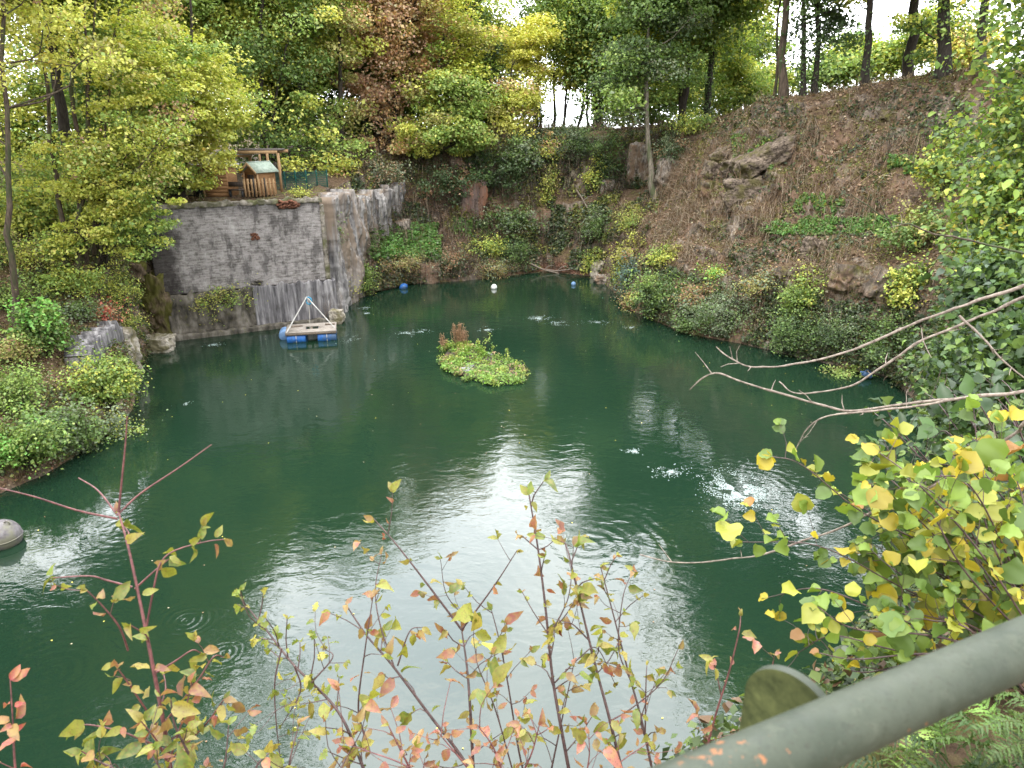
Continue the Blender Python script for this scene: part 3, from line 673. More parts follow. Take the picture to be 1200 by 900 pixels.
# ================================================================ buoys
WHITE = simple_mat('white_plastic', (0.62, 0.62, 0.60), (0.80, 0.80, 0.78), 8, 0.4, bmp=.1, spec=.5)
GREYBALL = simple_mat('scummed_grey_plastic', (0.10, 0.09, 0.095), (0.20, 0.185, 0.19), 9, 0.6, bmp=.2, c3=(.17, .165, .12))
def buoy(px, py, r, m, label, tilt=0.0, sq=1.0, waterline=None):
    p = at_z(px, py, 0.0); t = thing('buoy', p, label, 'buoy')
    n, k = 24, 14; mb = MB()
    ph = np.linspace(0, math.pi, k); an = np.arange(n) * 2 * math.pi / n
    V = np.array([[(r * math.sin(a) * math.cos(b), r * math.sin(a) * math.sin(b), r * sq * math.cos(a)) for b in an] for a in ph])
    R = np.array(Matrix.Rotation(tilt, 3, 'Y')); V = V @ R.T + np.array((0, 0, r * .42))
    i = np.arange(k - 1)[:, None] * n; j = np.arange(n)[None]; kk = (j + 1) % n
    mb.add(V.reshape(-1, 3), np.stack([i + j, i + n + j, i + n + kk, i + kk], -1).reshape(-1, 4)); mb.build('float', m, t, smooth=True, local=True)
    up = R @ np.array((0, 0, 1.0)); c_ = np.array((0, 0, r * .42)) + up * r * sq
    side = R @ np.array((1.0, 0, 0)); mb = MB()
    mb.tube([c_ - up * .03 + side * r * .16 * math.cos(a) + up * r * .2 * max(0, math.sin(a)) for a in np.linspace(0, math.pi, 9)], r * .05, 6); mb.build('ring', m, t, local=True)
    mb = MB(); mb.tube([np.array((math.cos(a) * r * .985, math.sin(a) * r * .985, r * .42 + .0)) for a in np.linspace(0, 2 * math.pi, 33)], r * .045, 6); mb.build('waist_band', m, t, local=True)
    return t
buoy(579, 338, .21, WHITE, 'small round white buoy floating before the far bank')
buoy(672, 334, .17, BLUE_FADED, 'small pale blue buoy floating at the far right corner of the lake')
buoy(473, 338, .24, BLUE, 'tilted blue buoy floating below the grassy spit', 1.1, 1.25)
buoy(5, 636, .46, GREYBALL, 'large grey scummed ball buoy floating at the left edge', .5)
jp = at_z(1016, 440, .15); jc = thing('jerrycan', jp * (1, 1, 0), 'bright blue plastic canister lying in weeds by the right bank', 'canister')
MB().box(jp + (0, 0, .03), (.42, .26, .22), np.array(Matrix.Rotation(.35, 3, 'Y'))).build('body', BLUE, jc, bevel=.05)
MB().tube([jp + (-.23, 0, .14), jp + (-.30, 0, .18)], .04, 10).build('cap', BLUE_FADED, jc)
MB().tube(spline([jp + (-.12, 0, .17), jp + (-.05, 0, .26), (jp + (.1, 0, .22)), jp + (.14, 0, .12)], 10), .02, 6).build('handle', BLUE, jc)
# ================================================================ foliage tools
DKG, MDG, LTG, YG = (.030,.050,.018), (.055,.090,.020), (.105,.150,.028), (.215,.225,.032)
YEL, OLV, BRN, ORG = (.40,.32,.045), (.150,.140,.040), (.145,.085,.045), (.40,.19,.09)
PNK, GGR, VIV, RED, DRY = (.38,.235,.165), (.085,.105,.060), (.080,.190,.030), (.30,.075,.05), (.30,.235,.16)

from mathutils.bvhtree import BVHTree
BVH = BVHTree.FromPolygons([tuple(p) for p in TP], [tuple(int(i) for i in f) for f in TF])
def ground_hit(px, py):
    dv = Vector(_ray(px, py)).normalized()
    h = BVH.ray_cast(Vector((0, 0, CAM_H)) + dv * 2.6, dv, 300)
    return None if h[0] is None else np.array(h[0])
def ground_z(x, y):
    h = BVH.ray_cast(Vector((x, y, 80)), Vector((0, 0, -1)), 200)
    return 0.0 if h[0] is None else h[0].z
LIFT = 2.45       # brightens all palette colours above alike, tuned until the foliage rendered bright enough
def pal_pick(r, pal, n):
    cs = np.array([c for c, _ in pal], float) * LIFT; cs = cs * .93 + .07 * (cs @ np.array((.35, .6, .05)))[:, None]; wt = np.array([w_ for _, w_ in pal], float); wt /= wt.sum()
    return cs[r.choice(len(cs), n, p=wt)]

def leaf_cards(mb, P, Nrm, size, tint, r, aspect=.78, fold=.18):
    """small pointed leaves, each folded slightly along its midrib"""
    n = len(P)
    if n == 0: return
    T = r.normal(size=(n, 3)); T = unit(T - Nrm * np.einsum('ij,ij->i', T, Nrm)[:, None]); B = np.cross(Nrm, T)
    s = np.broadcast_to(np.asarray(size, float), (n,))[:, None]
    wv = B * s * aspect * .5; dr = -Nrm * s * fold
    V = np.stack([P - T * s * .5 , P + wv - dr * .5 + T * s * .02, P + T * s * .5 + dr * .4, P - wv - dr * .5 + T * s * .02], 1)
    mb.add(V.reshape(-1, 3), np.arange(4 * n).reshape(n, 4), tint)

def clump_leaves(mb, C, n_per, rad, pal, size, r, flat=.55, up=.9, jitter=.22, zone=.18, cull=True, centre=None):
    """leaves in irregular clumps about the points C; every clump leans to one hue"""
    k = len(C)
    if k == 0: return
    rad = np.broadcast_to(np.asarray(rad, float), (k,))
    base = pal_pick(r, pal, k)
    nz = fbm(C * zone + 3.1, 2)            # neighbouring clumps share a hue
    order = np.argsort(nz + r.normal(size=k) * .25)
    lum = base @ np.array((.5, .45, .05)); base = base[np.argsort(lum)][np.argsort(order)]
    idx = np.repeat(np.arange(k), n_per); n = len(idx)
    off = r.normal(size=(n, 3)); off *= (np.minimum(1, 1.7 / np.maximum(np.linalg.norm(off, axis=1), 1e-6)))[:, None]
    P = C[idx] + off * rad[idx][:, None] * np.array((1, 1, flat))
    out = unit(P - (centre if centre is not None else C.mean(0)))
    Nn = unit(np.array((0, 0, 1.0)) * up + r.normal(size=(n, 3)) * .55 + out * .35)
    Nn = np.where(Nn[:, 2:3] < -.2, -Nn, Nn)
    t = base[idx] * np.exp(r.normal(size=(n, 1)) * jitter) * (1 + r.normal(size=(n, 3)) * .06)
    mixm = r.rand(n) < .18
    t[mixm] = pal_pick(r, pal, mixm.sum())
    sz = size * np.exp(r.normal(size=n) * .25)
    if cull:
        px, py, dep = project(P); inn = (px > -120) & (px < 1320) & (py > -90) & (py < 1000)
        keep = inn | (r.rand(n) < .10); sz = np.where(inn, sz, sz * 2.6)
        P, Nn, t, sz = P[keep], Nn[keep], t[keep], sz[keep]
    leaf_cards(mb, P, Nn, sz, np.clip(t, .005, .7), r)

def ell(e):
    """crown lobe -> centre, radii.  ('p', px, py, Y, rx_px, ry_px) or ('w', x, y, z, rx, ry, rz)"""
    if e[0] == 'w': return np.array(e[1:4], float), np.array(e[4:7], float)
    _, px, py, Y, rx, ry = e; k = Y / FPX / .98
    return at_y(px, py, Y), np.array((rx * k, rx * k * .85, ry * k))

def lobe_points(ells, n, r, shell=.5):
    C = [ell(e) for e in ells]; vol = np.array([np.prod(q[1]) ** .8 for q in C]); vol /= vol.sum()
    out = []
    for (c, s), v in zip(C, vol):
        k = max(2, int(round(n * v))); dv = unit(r.normal(size=(k, 3))); rr = r.rand(k) ** shell
        wob = 1 + .28 * fbm(dv * 1.6 + c[None] * .37, 2)
        out.append(c + dv * s * (rr * wob)[:, None])
    return np.vstack(out)

def canopy_top(P):
    P = np.atleast_2d(P); az = np.degrees(np.arctan2(P[:, 0], P[:, 1]))
    return np.interp(az, [-60, -42, -32, -25, -18, -10, -4, 0, 2, 4, 10, 13, 17, 25, 60], [34, 32, 29, 27, 26, 25.6, 25, 23.6, 23.6, 24.4, 25, 26, 31, 37, 37])
def make_trunk(mb, path, r0, r1, r, sides=8, wob=.012):
    P = spline(path, 18); ln = np.linalg.norm(P[-1] - P[0])
    P[1:-1] += np.stack([fbm(P[1:-1] * .6 + 5, 2), fbm(P[1:-1] * .6 + 50, 2), 0 * P[1:-1, 0]], -1) * ln * wob
    t = np.linspace(0, 1, 18); rad = r0 + (r1 - r0) * t ** .8; rad[0] *= 1.5; rad[1] *= 1.15
    mb.tube(P, rad, sides); return P, rad

def limb(mb, P, rad, target, r, thin=.018, kmax=.5):
    """a branch leaving the trunk polyline P below its target and rising to it"""
    d = target - P; hd = np.linalg.norm(d[:, :2], axis=1)
    want = target[2] - .55 * hd; i = int(np.argmin(np.abs(P[:, 2] - want) + .15 * hd)); i = min(max(i, 2), len(P) - 2)
    a = P[i]; ln = np.linalg.norm(target - a)
    if ln < .3 or ln > 6.5: return
    m1 = a + (target - a) * .45 + np.array((0, 0, -.06 * ln)) + r.normal(size=3) * .07 * ln
    m2 = a + (target - a) * .75 + r.normal(size=3) * .05 * ln
    Q = spline([a, m1, m2, target], 9); ra = min(rad[i] * kmax, .012 + .016 * ln)
    mb.tube(Q, np.linspace(ra, thin * .6, 9), 5, cap=False)
    for q in (4, 6):
        e = Q[q] + r.normal(size=3) * .22 * ln * np.array((1, 1, .6)) + np.array((0, 0, .1 * ln))
        mb.tube(spline([Q[q], (Q[q] + e) / 2 + r.normal(size=3) * .03 * ln, e], 5), np.linspace(ra * .45, thin * .5, 5), 4, cap=False)

def tree(name, label, trunks, crown, pal, seed, n=9000, clumps=None, cr=.75, size=.17, bark=None, limbs=26, group=None, ivy=None,
         cat='tree', flat=.5, shell=.45, material=None, zone=.18, crownname='crown', up=.9):
    """trunks: list of (path of world points, base radius)"""
    r = RS(seed); bark = bark or BARK_DARK; n = int(n * 2.3); size = size * 1.05
    t = thing(name, trunks[0][0][0], label, cat, group)
    C = lobe_points(crown, clumps or max(20, n // 95), r, shell); n0 = len(C)
    C = C[C[:, 2] < canopy_top(C) + r.normal(size=len(C)) * .8 - .6]; n = int(n * max(.25, len(C) / n0))
    if len(C) < 4: C = C0_ = lobe_points(crown[:1], 12, r, shell)
    trunks = [([np.array(path[0])] + [q if q[2] < canopy_top(q)[0] - 1 else np.array(path[0]) + (q - path[0]) * max(.2, (canopy_top(q)[0] - 1 - path[0][2]) / (q[2] - path[0][2])) for q in map(np.array, path[1:])], r0) for path, r0 in trunks]
    trunks = [([p_[0], (p_[0] + p_[-1]) / 2 if p_[1][2] >= p_[-1][2] - .5 else p_[1]] + p_[2:], r0) for p_, r0 in trunks]
    mbc = MB(); clump_leaves(mbc, C, max(4, int(n / len(C))), cr * np.exp(r.normal(size=len(C)) * .3), pal, size, r, flat, zone=zone, up=up)
    mbc.build(crownname, material or LEAF, t)
    built = []
    for path, r0 in trunks:
        mb = MB(); P, rad = make_trunk(mb, path, r0, max(.02, r0 * .22), r); built.append((mb, P, rad))
    for c in C[r.permutation(len(C))[:limbs]]:
        k = int(np.argmin([np.abs(P[:, :2] - c[:2]).sum(1).min() for _, P, _ in built])); mb, P, rad = built[k]; limb(mb, P, rad, c, r)
    for k, (mb, P, rad) in enumerate(built):
        mb.build('trunk', bark, t, smooth=True)
        if ivy and ivy[k]:
            m = int(ivy[k]); ti = r.rand(m) ** 1.2 * .8; f = ti * (len(P) - 1); i = f.astype(int); fr = (f - i)[:, None]
            cc = P[i] * (1 - fr) + P[np.minimum(i + 1, len(P) - 1)] * fr; an = r.rand(m) * 6.283
            o = np.stack([np.cos(an), np.sin(an), 0 * an], -1); q = cc + o * (rad[i] * r.uniform(.9, 1.9, m) + .05 * r.rand(m))[:, None]
            mi = MB(); leaf_cards(mi, q, unit(o + r.normal(size=(m, 3)) * .4 + (0, 0, .4)), .13, pal_pick(r, [(DKG, 3), (MDG, 2)], m) * np.exp(r.normal(size=(m, 1)) * .2), r)
            mi.build('ivy', LEAF, t)
    return t

def shrub(name, label, lobes, pal, seed, n=3000, cr=.28, size=.075, stems=10, root=None, group=None, cat='shrub', material=None, bark=None,
          flat=.7, shell=.4, up=.7, clumps=None, foliage='foliage'):
    r = RS(seed); cs = [ell(e) for e in lobes]
    base = np.array(root, float) if root is not None else cs[0][0] - np.array((0, 0, cs[0][1][2] * .95))
    t = thing(name, base, label, cat, group)
    C = lobe_points(lobes, clumps or max(14, n // 45), r, shell); mb = MB(); size = size * r.uniform(.8, 1.35)
    for _ in range(max(5, len(C) // 7)):          # long shoots standing out of the bush
        c0, s0 = cs[r.randint(len(cs))]; dv = unit(r.normal(size=3) * (1, 1, .5) + (0, -.2, .75)); q0 = c0 + dv * s0 * .6; q1_ = c0 + dv * s0 * r.uniform(1.15, 1.6)
        C = np.vstack([C, q0 + (q1_ - q0) * np.linspace(.2, 1, 3)[:, None]])
    clump_leaves(mb, C, max(3, n // len(C)), cr * .74 * np.exp(r.normal(size=len(C)) * .5), pal, size, r, flat, up=up, zone=.5)
    mb.build(foliage, material or LEAF, t)
    ms = MB()
    for c in C[r.permutation(len(C))[:stems]]:
        b = base + r.normal(size=3) * .12 * cs[0][1] * np.array((1, 1, 0)); l_ = np.linalg.norm(c - b)
        ms.tube(spline([b, b * .5 + c * .5 + r.normal(size=3) * .1 * l_ + (0, 0, .08 * l_), c], 7), np.linspace(.012 + .006 * l_, .006, 7), 5, cap=False)
    ms.build('stems', bark or BARK_DARK, t, smooth=True)
    return t

def vpath(px, py, Y, top_px, top_py, top_Y=None, mid=None):
    """trunk from image column px at depth Y to a top point"""
    a = at_y(px, py, Y) - (0, 0, .3); b = at_y(top_px, top_py, top_Y or Y); m = (a + b) / 2
    if mid is not None: m = at_y(mid[0], mid[1], Y)
    return [a, m, b]

# ================================================================ trees
# ---- left bank
tree('multi_stemmed_tree', 'olive yellow tree with several slender dark stems on the left bank', 
     [(vpath(20, 392, 27, 0, -420, 28, (8, 150)), .15), (vpath(75, 305, 31, 30, -300, 30, (56, 120)), .13), (vpath(98, 300, 31.3, 60, -260, 31), .13), (vpath(90, 308, 30.8, 120, -200, 31, (102, 150)), .10), (vpath(108, 290, 31.6, 150, -100, 32), .09), (vpath(112, 300, 31.8, 90, -150, 32), .09)],
     [('p', 70, 60, 29, 130, 130), ('p', -70, 60, 27, 90, 110), ('p', 135, 140, 29.5, 60, 80), ('p', 30, -180, 29, 190, 160), ('p', -60, -480, 30, 230, 240), ('p', 40, -700, 31, 190, 260), ('p', -150, -200, 28, 150, 300)],
     [(OLV, 4), (YG, 4), (LTG, 2), (BRN, 1.6), (YEL, .8)], 11, n=46000, clumps=620, cr=.55, size=.12, bark=BARK_BROWN, limbs=70, shell=.6)
tree('overhanging_maple', 'bright yellow green maple leaning over the water beside the left end of the brick wall',
     [(vpath(120, 305, 32.5, 150, -60, 32.5, (118, 180)), .13), (vpath(112, 312, 32, 190, 120, 33.5, (140, 240)), .08)],
     [('p', 150, 190, 31.5, 55, 60), ('p', 165, 245, 31.5, 42, 45), ('p', 130, 255, 31, 40, 45), ('p', 105, 215, 31, 60, 60), ('p', 150, 282, 31, 25, 22), ('p', 165, 100, 32, 60, 80), ('p', 80, 290, 30.5, 40, 25)],
     [(YG, 6), (LTG, 3), (YEL, 1.2)], 12, n=17000, clumps=260, cr=.38, size=.12, bark=BARK_DARK, limbs=34, flat=.35, shell=.6)
tree('field_maple', 'dense yellow green maple partly covering the playhouse above the brick wall',
     [(vpath(210, 236, 38.3, 225, -40, 38.5, (222, 120)), .20)],
     [('p', 225, 95, 38.5, 62, 50), ('p', 195, 150, 38, 55, 50), ('p', 240, 155, 38.2, 42, 30), ('p', 262, 190, 37.6, 18, 11), ('p', 205, 205, 37.6, 34, 22), ('p', 185, 60, 39, 40, 45), ('p', 155, 210, 36, 30, 60)],
     [(YG, 6), (LTG, 2), (YEL, 1.6), (OLV, 1)], 13, n=22000, clumps=270, cr=.55, size=.15, limbs=34, flat=.4)
tree('green_maple', 'broad mid green tree with dark forked limbs behind the wooden pergola',
     [(vpath(312, 214, 50, 310, -60, 50, (306, 110)), .30), (vpath(316, 200, 50.2, 345, 20, 50.5, (322, 120)), .17)],
     [('p', 305, 90, 50, 62, 55), ('p', 345, 150, 50, 45, 45), ('p', 280, 150, 51, 40, 40), ('p', 320, 30, 51, 70, 50), ('p', 370, 190, 49.5, 40, 28), ('p', 340, -80, 52, 80, 90), ('p', 355, -260, 54, 90, 130)],
     [(MDG, 4), (LTG, 4), (YG, 2), (YEL, .5)], 14, n=24000, clumps=250, cr=.75, size=.17, limbs=40)
tree('olive_oak', 'olive yellow oak between the green tree and the pinkish tree',
     [(vpath(398, 205, 53, 400, -80, 54), .24)],
     [('p', 385, 120, 53, 40, 60), ('p', 380, 50, 54, 50, 50), ('p', 400, 190, 51, 34, 26), ('p', 390, -60, 55, 70, 80), ('p', 410, -230, 57, 80, 120)],
     [(OLV, 4), (YG, 3), (LTG, 2), (ORG, .6)], 15, n=17000, clumps=190, cr=.75, size=.18, limbs=30)
tree('pinkish_cherry', 'tall tree in faded pink and orange autumn leaf with a dark ivied trunk',
     [(vpath(463, 178, 60, 470, -80, 60, (464, 70)), .34), (vpath(430, 178, 60.5, 420, 20, 61), .20)],
     [('p', 455, 60, 60, 60, 55), ('p', 500, 30, 60, 45, 60), ('p', 430, 110, 59.5, 40, 40), ('p', 470, -40, 61, 70, 60), ('p', 445, 165, 58.5, 34, 16), ('p', 470, -190, 62, 75, 110)],
     [((.28,.172,.108), 7), ((.285,.165,.07), 3), ((.2,.18,.05), 2)], 16, n=30000, clumps=190, cr=.8, size=.20, limbs=40, ivy=[900, 600])
tree('low_maple', 'yellow green maple hanging over the dark rim of the far cliff',
     [(vpath(520, 192, 58, 520, 40, 59, (512, 110)), .20)],
     [('p', 532, 112, 57, 34, 34), ('p', 500, 158, 56, 45, 20), ('p', 540, 130, 57, 30, 45), ('p', 545, 60, 59, 35, 45), ('p', 550, 165, 56.5, 30, 22)],
     [(YG, 4), (LTG, 4), (OLV, 2), (ORG, .25)], 17, n=13000, clumps=110, cr=.75, size=.19, limbs=28, flat=.4)
tree('tall_lime', 'tall pale yellow green tree rising behind the low maple on the far rim',
     [(vpath(548, 170, 66, 545, -160, 66), .32)],
     [('p', 540, 20, 66, 60, 50), ('p', 570, 60, 66, 36, 40), ('p', 530, -70, 67, 70, 70), ('p', 540, -220, 68, 70, 110)],
     [(LTG, 4), (YG, 4), (OLV, 1)], 18, n=12000, clumps=140, cr=.95, size=.21, limbs=30)
tree('dark_evergreen', 'dark blue green evergreen showing between the tall yellowish trees of the far rim',
     [(vpath(562, 165, 63, 562, 20, 63), .24)],
     [('p', 560, 85, 63, 22, 45), ('p', 575, 130, 62, 24, 24), ('p', 556, 45, 63, 14, 25)],
     [(DKG, 5), (MDG, 1)], 19, n=9000, clumps=120, cr=.6, size=.18, limbs=14)
tree('golden_hornbeam', 'small golden yellow tree on the far rim left of the open sky',
     [(vpath(592, 170, 61, 600, 70, 61), .13)],
     [('p', 600, 125, 61, 26, 24), ('p', 612, 105, 61, 22, 18), ('p', 590, 150, 60.5, 22, 18), ('p', 620, 60, 63, 30, 36)],
     [(YEL, 5), (YG, 3), (ORG, .5)], 20, n=8000, clumps=100, cr=.7, size=.18, limbs=16, flat=.4)
tree('ivy_clad_ash', 'thin ivy clad tree at the left of the sky gap on the far rim',
     [(vpath(628, 168, 66, 640, -40, 67, (631, 80)), .22), (vpath(638, 165, 66.5, 622, 60, 67), .12)],
     [('p', 630, 50, 66, 34, 35), ('p', 640, -40, 67, 45, 60), ('p', 620, 90, 66, 20, 20), ('p', 625, 130, 66, 16, 18)],
     [(LTG, 3), (MDG, 3), (YG, 2)], 21, n=7000, clumps=95, cr=.8, size=.19, limbs=24, ivy=[1400, 700])
for k, (px, tx, rr, sd) in enumerate(((650, 648, .17, 22), (659, 668, .15, 23), (676, 690, .14, 24), (688, 684, .15, 25))):
    tree('rim_tree', ['straight slim dark trunk standing first in the sky gap of the far rim', 'forked slim trunk in the middle of the sky gap on the far rim',
                      'crooked slim trunk spreading low branches across the sky gap', 'slim trunk closing the sky gap beside the big central tree'][k],
         [(vpath(px, 160, 68 + k * 1.5, tx, -120, 69 + k * 1.5, (px + (-1, 5, 9, 0)[k], 90)), rr)] + ([(vpath(px, 152, 68 + k * 1.5, px + (25 if k == 2 else 14), 70, 69), rr * .7)] if k in (1, 2) else []),
         [('p', tx + 4, 40, 69 + k, 26, 30), ('p', tx, -50, 70 + k, 34, 50), ('p', px + 4, 88, 69 + k, 18, 12)],
         [(YG, 4), (LTG, 3), (YEL, 1.5)], sd, n=4600, clumps=62, cr=.8, size=.2, limbs=26, group='slim trees in the sky gap of the far rim', flat=.4)
tree('leaning_ash', 'large green tree on a leaning bare trunk rooted on the cliff ledge',
     [([at_y(769, 240, 50.5), at_y(763, 200, 51), at_y(757, 120, 52), at_y(757, 40, 52.5), at_y(765, -200, 53)], .27)],
     [('p', 750, 70, 52.5, 55, 50), ('p', 715, 95, 52, 40, 34), ('p', 770, 20, 53, 60, 60), ('p', 795, 80, 53, 30, 30), ('p', 700, 130, 52, 30, 20), ('p', 745, -90, 54, 80, 90), ('p', 770, -260, 55, 80, 120)],
     [(MDG, 5), (DKG, 1.2), (LTG, 3), (GGR, 1.5)], 30, n=25000, clumps=260, cr=.75, size=.17, bark=BARK_GREY, limbs=50, flat=.4)
tree('yellowing_beech', 'yellow tinged tree high behind the sky gap of the far rim',
     [(vpath(700, 158, 76, 690, -120, 76), .26)], [('p', 680, 30, 76, 40, 34), ('p', 705, -20, 76, 50, 50), ('p', 660, -50, 77, 60, 60), ('p', 690, 80, 75, 22, 20)],
     [(YEL, 2.4), (YG, 4), (LTG, 2), (ORG, .6)], 31, n=8000, clumps=100, cr=1.0, size=.23, limbs=26)
tree('dark_ivied_tree', 'tree with a dark ivied trunk left of the hill top',
     [(vpath(826, 150, 58, 842, -160, 58, (834, 60)), .33), (vpath(800, 140, 60, 786, -60, 60), .2)],
     [('p', 815, 90, 59, 30, 40), ('p', 835, 20, 58, 40, 50), ('p', 790, 120, 60, 26, 26), ('p', 840, -110, 60, 70, 90), ('p', 860, -300, 60, 80, 130)],
     [(LTG, 4), (MDG, 3), (YG, 1.6)], 32, n=13000, clumps=150, cr=.8, size=.19, limbs=30, ivy=[1600, 0])
tree('bright_maple', 'light green sapling tree lit behind the brow of the hill',
     [(vpath(868, 125, 62, 868, 10, 62), .12)], [('p', 868, 95, 62, 28, 24), ('p', 860, 60, 62, 20, 22), ('p', 890, 110, 60, 18, 14), ('p', 850, 125, 60, 16, 14)],
     [(LTG, 4), (YG, 3)], 33, n=7000, clumps=90, cr=.6, size=.17, limbs=14)
# ---- trunks on the hill top
HT = [('larch', 'straight reddish trunk with one long bare limb on the brow of the hill', 919, 115, 45.3, 922, -420, .26, BARK_BROWN, [('p', 925, -60, 45, 50, 40), ('p', 930, -250, 45, 110, 150), ('p', 890, -20, 45, 40, 16)], [(OLV, 3), (YG, 2), (BRN, 1)]),
      ('larch', 'thin leaning trunk close behind the straight reddish trunk', 908, 116, 47, 918, -120, .11, BARK_BROWN, [('p', 900, -90, 48, 60, 50)], [(YG, 3), (LTG, 2)]),
      ('yew', 'dark evergreen with two close black trunks on the hill top', 941, 110, 45.0, 945, -130, .19, BARK_DARK, [('p', 950, 25, 45, 32, 34), ('p', 985, 35, 45, 26, 22), ('p', 970, -40, 45, 60, 45), ('p', 950, -140, 45, 70, 70)], [(DKG, 5), (MDG, 1.5)]),
      ('oak', 'dark slightly leaning trunk right of the double trunked evergreen', 1015, 100, 42.8, 1034, -260, .24, BARK_DARK, [('p', 1035, -60, 43, 60, 50), ('p', 1060, -220, 43, 110, 140), ('p', 1060, 30, 43, 26, 18), ('p', 1000, 0, 44, 20, 14)], [(MDG, 3), (LTG, 3), (YG, 2)]),
      ('oak', 'thickest ivied trunk at the right end of the hill top', 1106, 88, 37.6, 1120, -330, .34, BARK_DARK, [('p', 1110, -50, 37.5, 90, 50), ('p', 1130, -220, 37, 150, 150), ('p', 1080, 40, 38, 34, 20), ('p', 1090, 75, 38.5, 20, 12)], [(LTG, 3), (YG, 3), (MDG, 2)]),
      ('oak', 'leaning dark trunk half hidden by the thicket at the far right of the hill', 1148, 72, 35.5, 1175, -180, .26, BARK_DARK, [('p', 1190, -80, 35, 80, 60), ('p', 1150, 20, 36, 26, 18), ('p', 1200, -260, 35, 110, 140)], [(LTG, 3), (YEL, 1), (YG, 3)])]
for k, (nm, lb, px, py, Y, tx, ty, rr, bk, cw, pl) in enumerate(HT):
    trs = [(vpath(px, py, Y, tx, ty), rr)]
    if nm == 'yew': trs.append((vpath(956, 109, 45.0, 962, -140), .20))
    tree(nm, lb, trs, cw, pl, 40 + k, n=9000, clumps=130, cr=.6, size=.16, bark=bk, limbs=30, ivy=[0 if k in (0, 1, 5) else 500] + [300] * (len(trs) - 1), flat=.4)
mb = MB()
# ---- background trees closing the wood behind the rim
BG = [(-90, 180, 60, 90, 150, 0), (60, 130, 62, 80, 110, 1), (140, 110, 58, 55, 80, 0), (190, 60, 70, 40, 50, 2), (240, 70, 66, 40, 40, 3), (275, 40, 72, 45, 40, 2), (345, 110, 66, 60, 70, 0), (410, 40, 74, 60, 60, 2), (440, 130, 70, 60, 40, 0),
      (505, 90, 76, 50, 60, 1), (585, 120, 78, 24, 34, 0), (595, 60, 80, 20, 22, 3), (730, 70, 76, 45, 70, 1), (770, 110, 70, 55, 45, 0), (830, 80, 78, 50, 60, 1), (880, 50, 80, 40, 40, 1), (900, 95, 70, 30, 18, 1), (985, 85, 66, 40, 16, 0), (1040, 70, 66, 22, 18, 1), (1090, 40, 64, 26, 30, 1), (1130, 60, 60, 24, 24, 3),
      (1000, 60, 75, 26, 20, 0), (160, -70, 74, 60, 60, 0), (-200, 0, 60, 150, 220, 1), (330, -160, 75, 90, 120, 2), (860, -180, 76, 100, 140, 0)]
PB = [[(MDG, 4), (LTG, 3), (YG, 1.5)], [(LTG, 4), (YG, 4), (MDG, 1)], [(YG, 4), (OLV, 2), (YEL, 2)], [(YEL, 3), (ORG, 1.5), (YG, 3)]]
WORD = ['green', 'light green', 'yellow green', 'yellow orange']
PLACE = ['beyond the left edge stems', 'behind the slender stems at the left', 'above the overhanging maple', 'under the upper left patch of sky', 'between the left sky patch and the green maple', 'high above the field maple', 'behind the broad green maple', 'high behind the olive oak', 'below and behind the pinkish tree',
         'behind the low maple', 'low in the gap beside the golden tree', 'above the golden tree by the upper sky gap', 'behind the big leaning tree', 'under the crown of the leaning tree', 'behind the dark ivied trunk', 'high behind the hill brow', 'low behind the straight reddish trunk', 'low behind the double trunks', 'between the last two hill trunks', 'beside the thickest hill trunk', 'at the far right behind the hill',
         'behind the leaning hill trunk', 'topmost over the left wood', 'off the left bank', 'tall behind the green maple', 'tall behind the hill brow']
for k, (px, py, Y, rx, ry, p) in enumerate(BG):
    base = at_y(px, 165, Y); base[2] = 9.0
    top = at_y(px + 5, py - ry * .5, Y); k_ = Y / FPX
    tree('woodland_tree', f'{WORD[p]} background tree {PLACE[k]}', [([base, (base + top) / 2, top], .2)],
         [('p', px, py, Y, rx, ry * .8), ('p', px + rx * .3, py - ry * .5, Y, rx * .7, ry * .6), ('p', px - rx * .4, py + ry * .4, Y, rx * .6, ry * .5)],
         PB[p], 70 + k, n=int(min(11000, 1500 + rx * ry * 1.6)), cr=1.0, size=.26, limbs=14, group='background trees of the wood', flat=.45, shell=.6)
# tall trees off the frame whose reflections frame the patch of bright sky on the water
OFF = [((-12, 68, 9), ('w', -12, 68, 19, 5, 4, 6), 'tall pale beech behind the pinkish tree at the top of the picture'), ((-5, 70, 9.5), ('w', -6, 70, 18.5, 4.5, 4, 5), 'tall pale beech between the low maple and the upper sky gap'), ((8, 70, 10), ('w', 8.5, 70, 19, 4.5, 4, 5), 'tall pale beech behind the crown of the leaning tree'), ((-20, 64, 8), ('w', -21, 64, 20, 6, 4, 7), 'tall pale beech behind the olive oak'),
       ((-26, 52, 8), ('w', -25, 52, 22, 6, 5, 6), 'tall beech high over the field maple'), ((-36, 26, 9), ('w', -30, 27, 27, 6, 7, 12), 'tall beech leaning in from beyond the left edge'), ((-28, 20, 8), ('w', -24, 22, 26, 5, 6, 10), 'tall beech over the left bank, wholly above the frame'),
       ((-24, 40, 7), ('w', -24, 40, 21, 5, 5, 7), 'tall lime above the left end of the wall, cut by the frame top'), ((-31, 34, 8), ('w', -31, 34, 23, 6, 6, 9), 'tall lime outside the left edge of the view'),
       ((24, 46, 12), ('w', 21, 46, 27, 6, 5, 8), 'tall lime over the hill, cut by the frame top'), ((31, 40, 13), ('w', 29, 40, 27, 7, 6, 10), 'tall lime outside the right edge of the view'),
       ((-15, 56, 9), ('w', -17, 56, 19, 5, 5, 5), 'tall lime behind the pergola, cut by the frame top'), ((13, 58, 10), ('w', 13, 58, 20, 5, 5, 4), 'tall lime behind the leaning tree, cut by the frame top')]
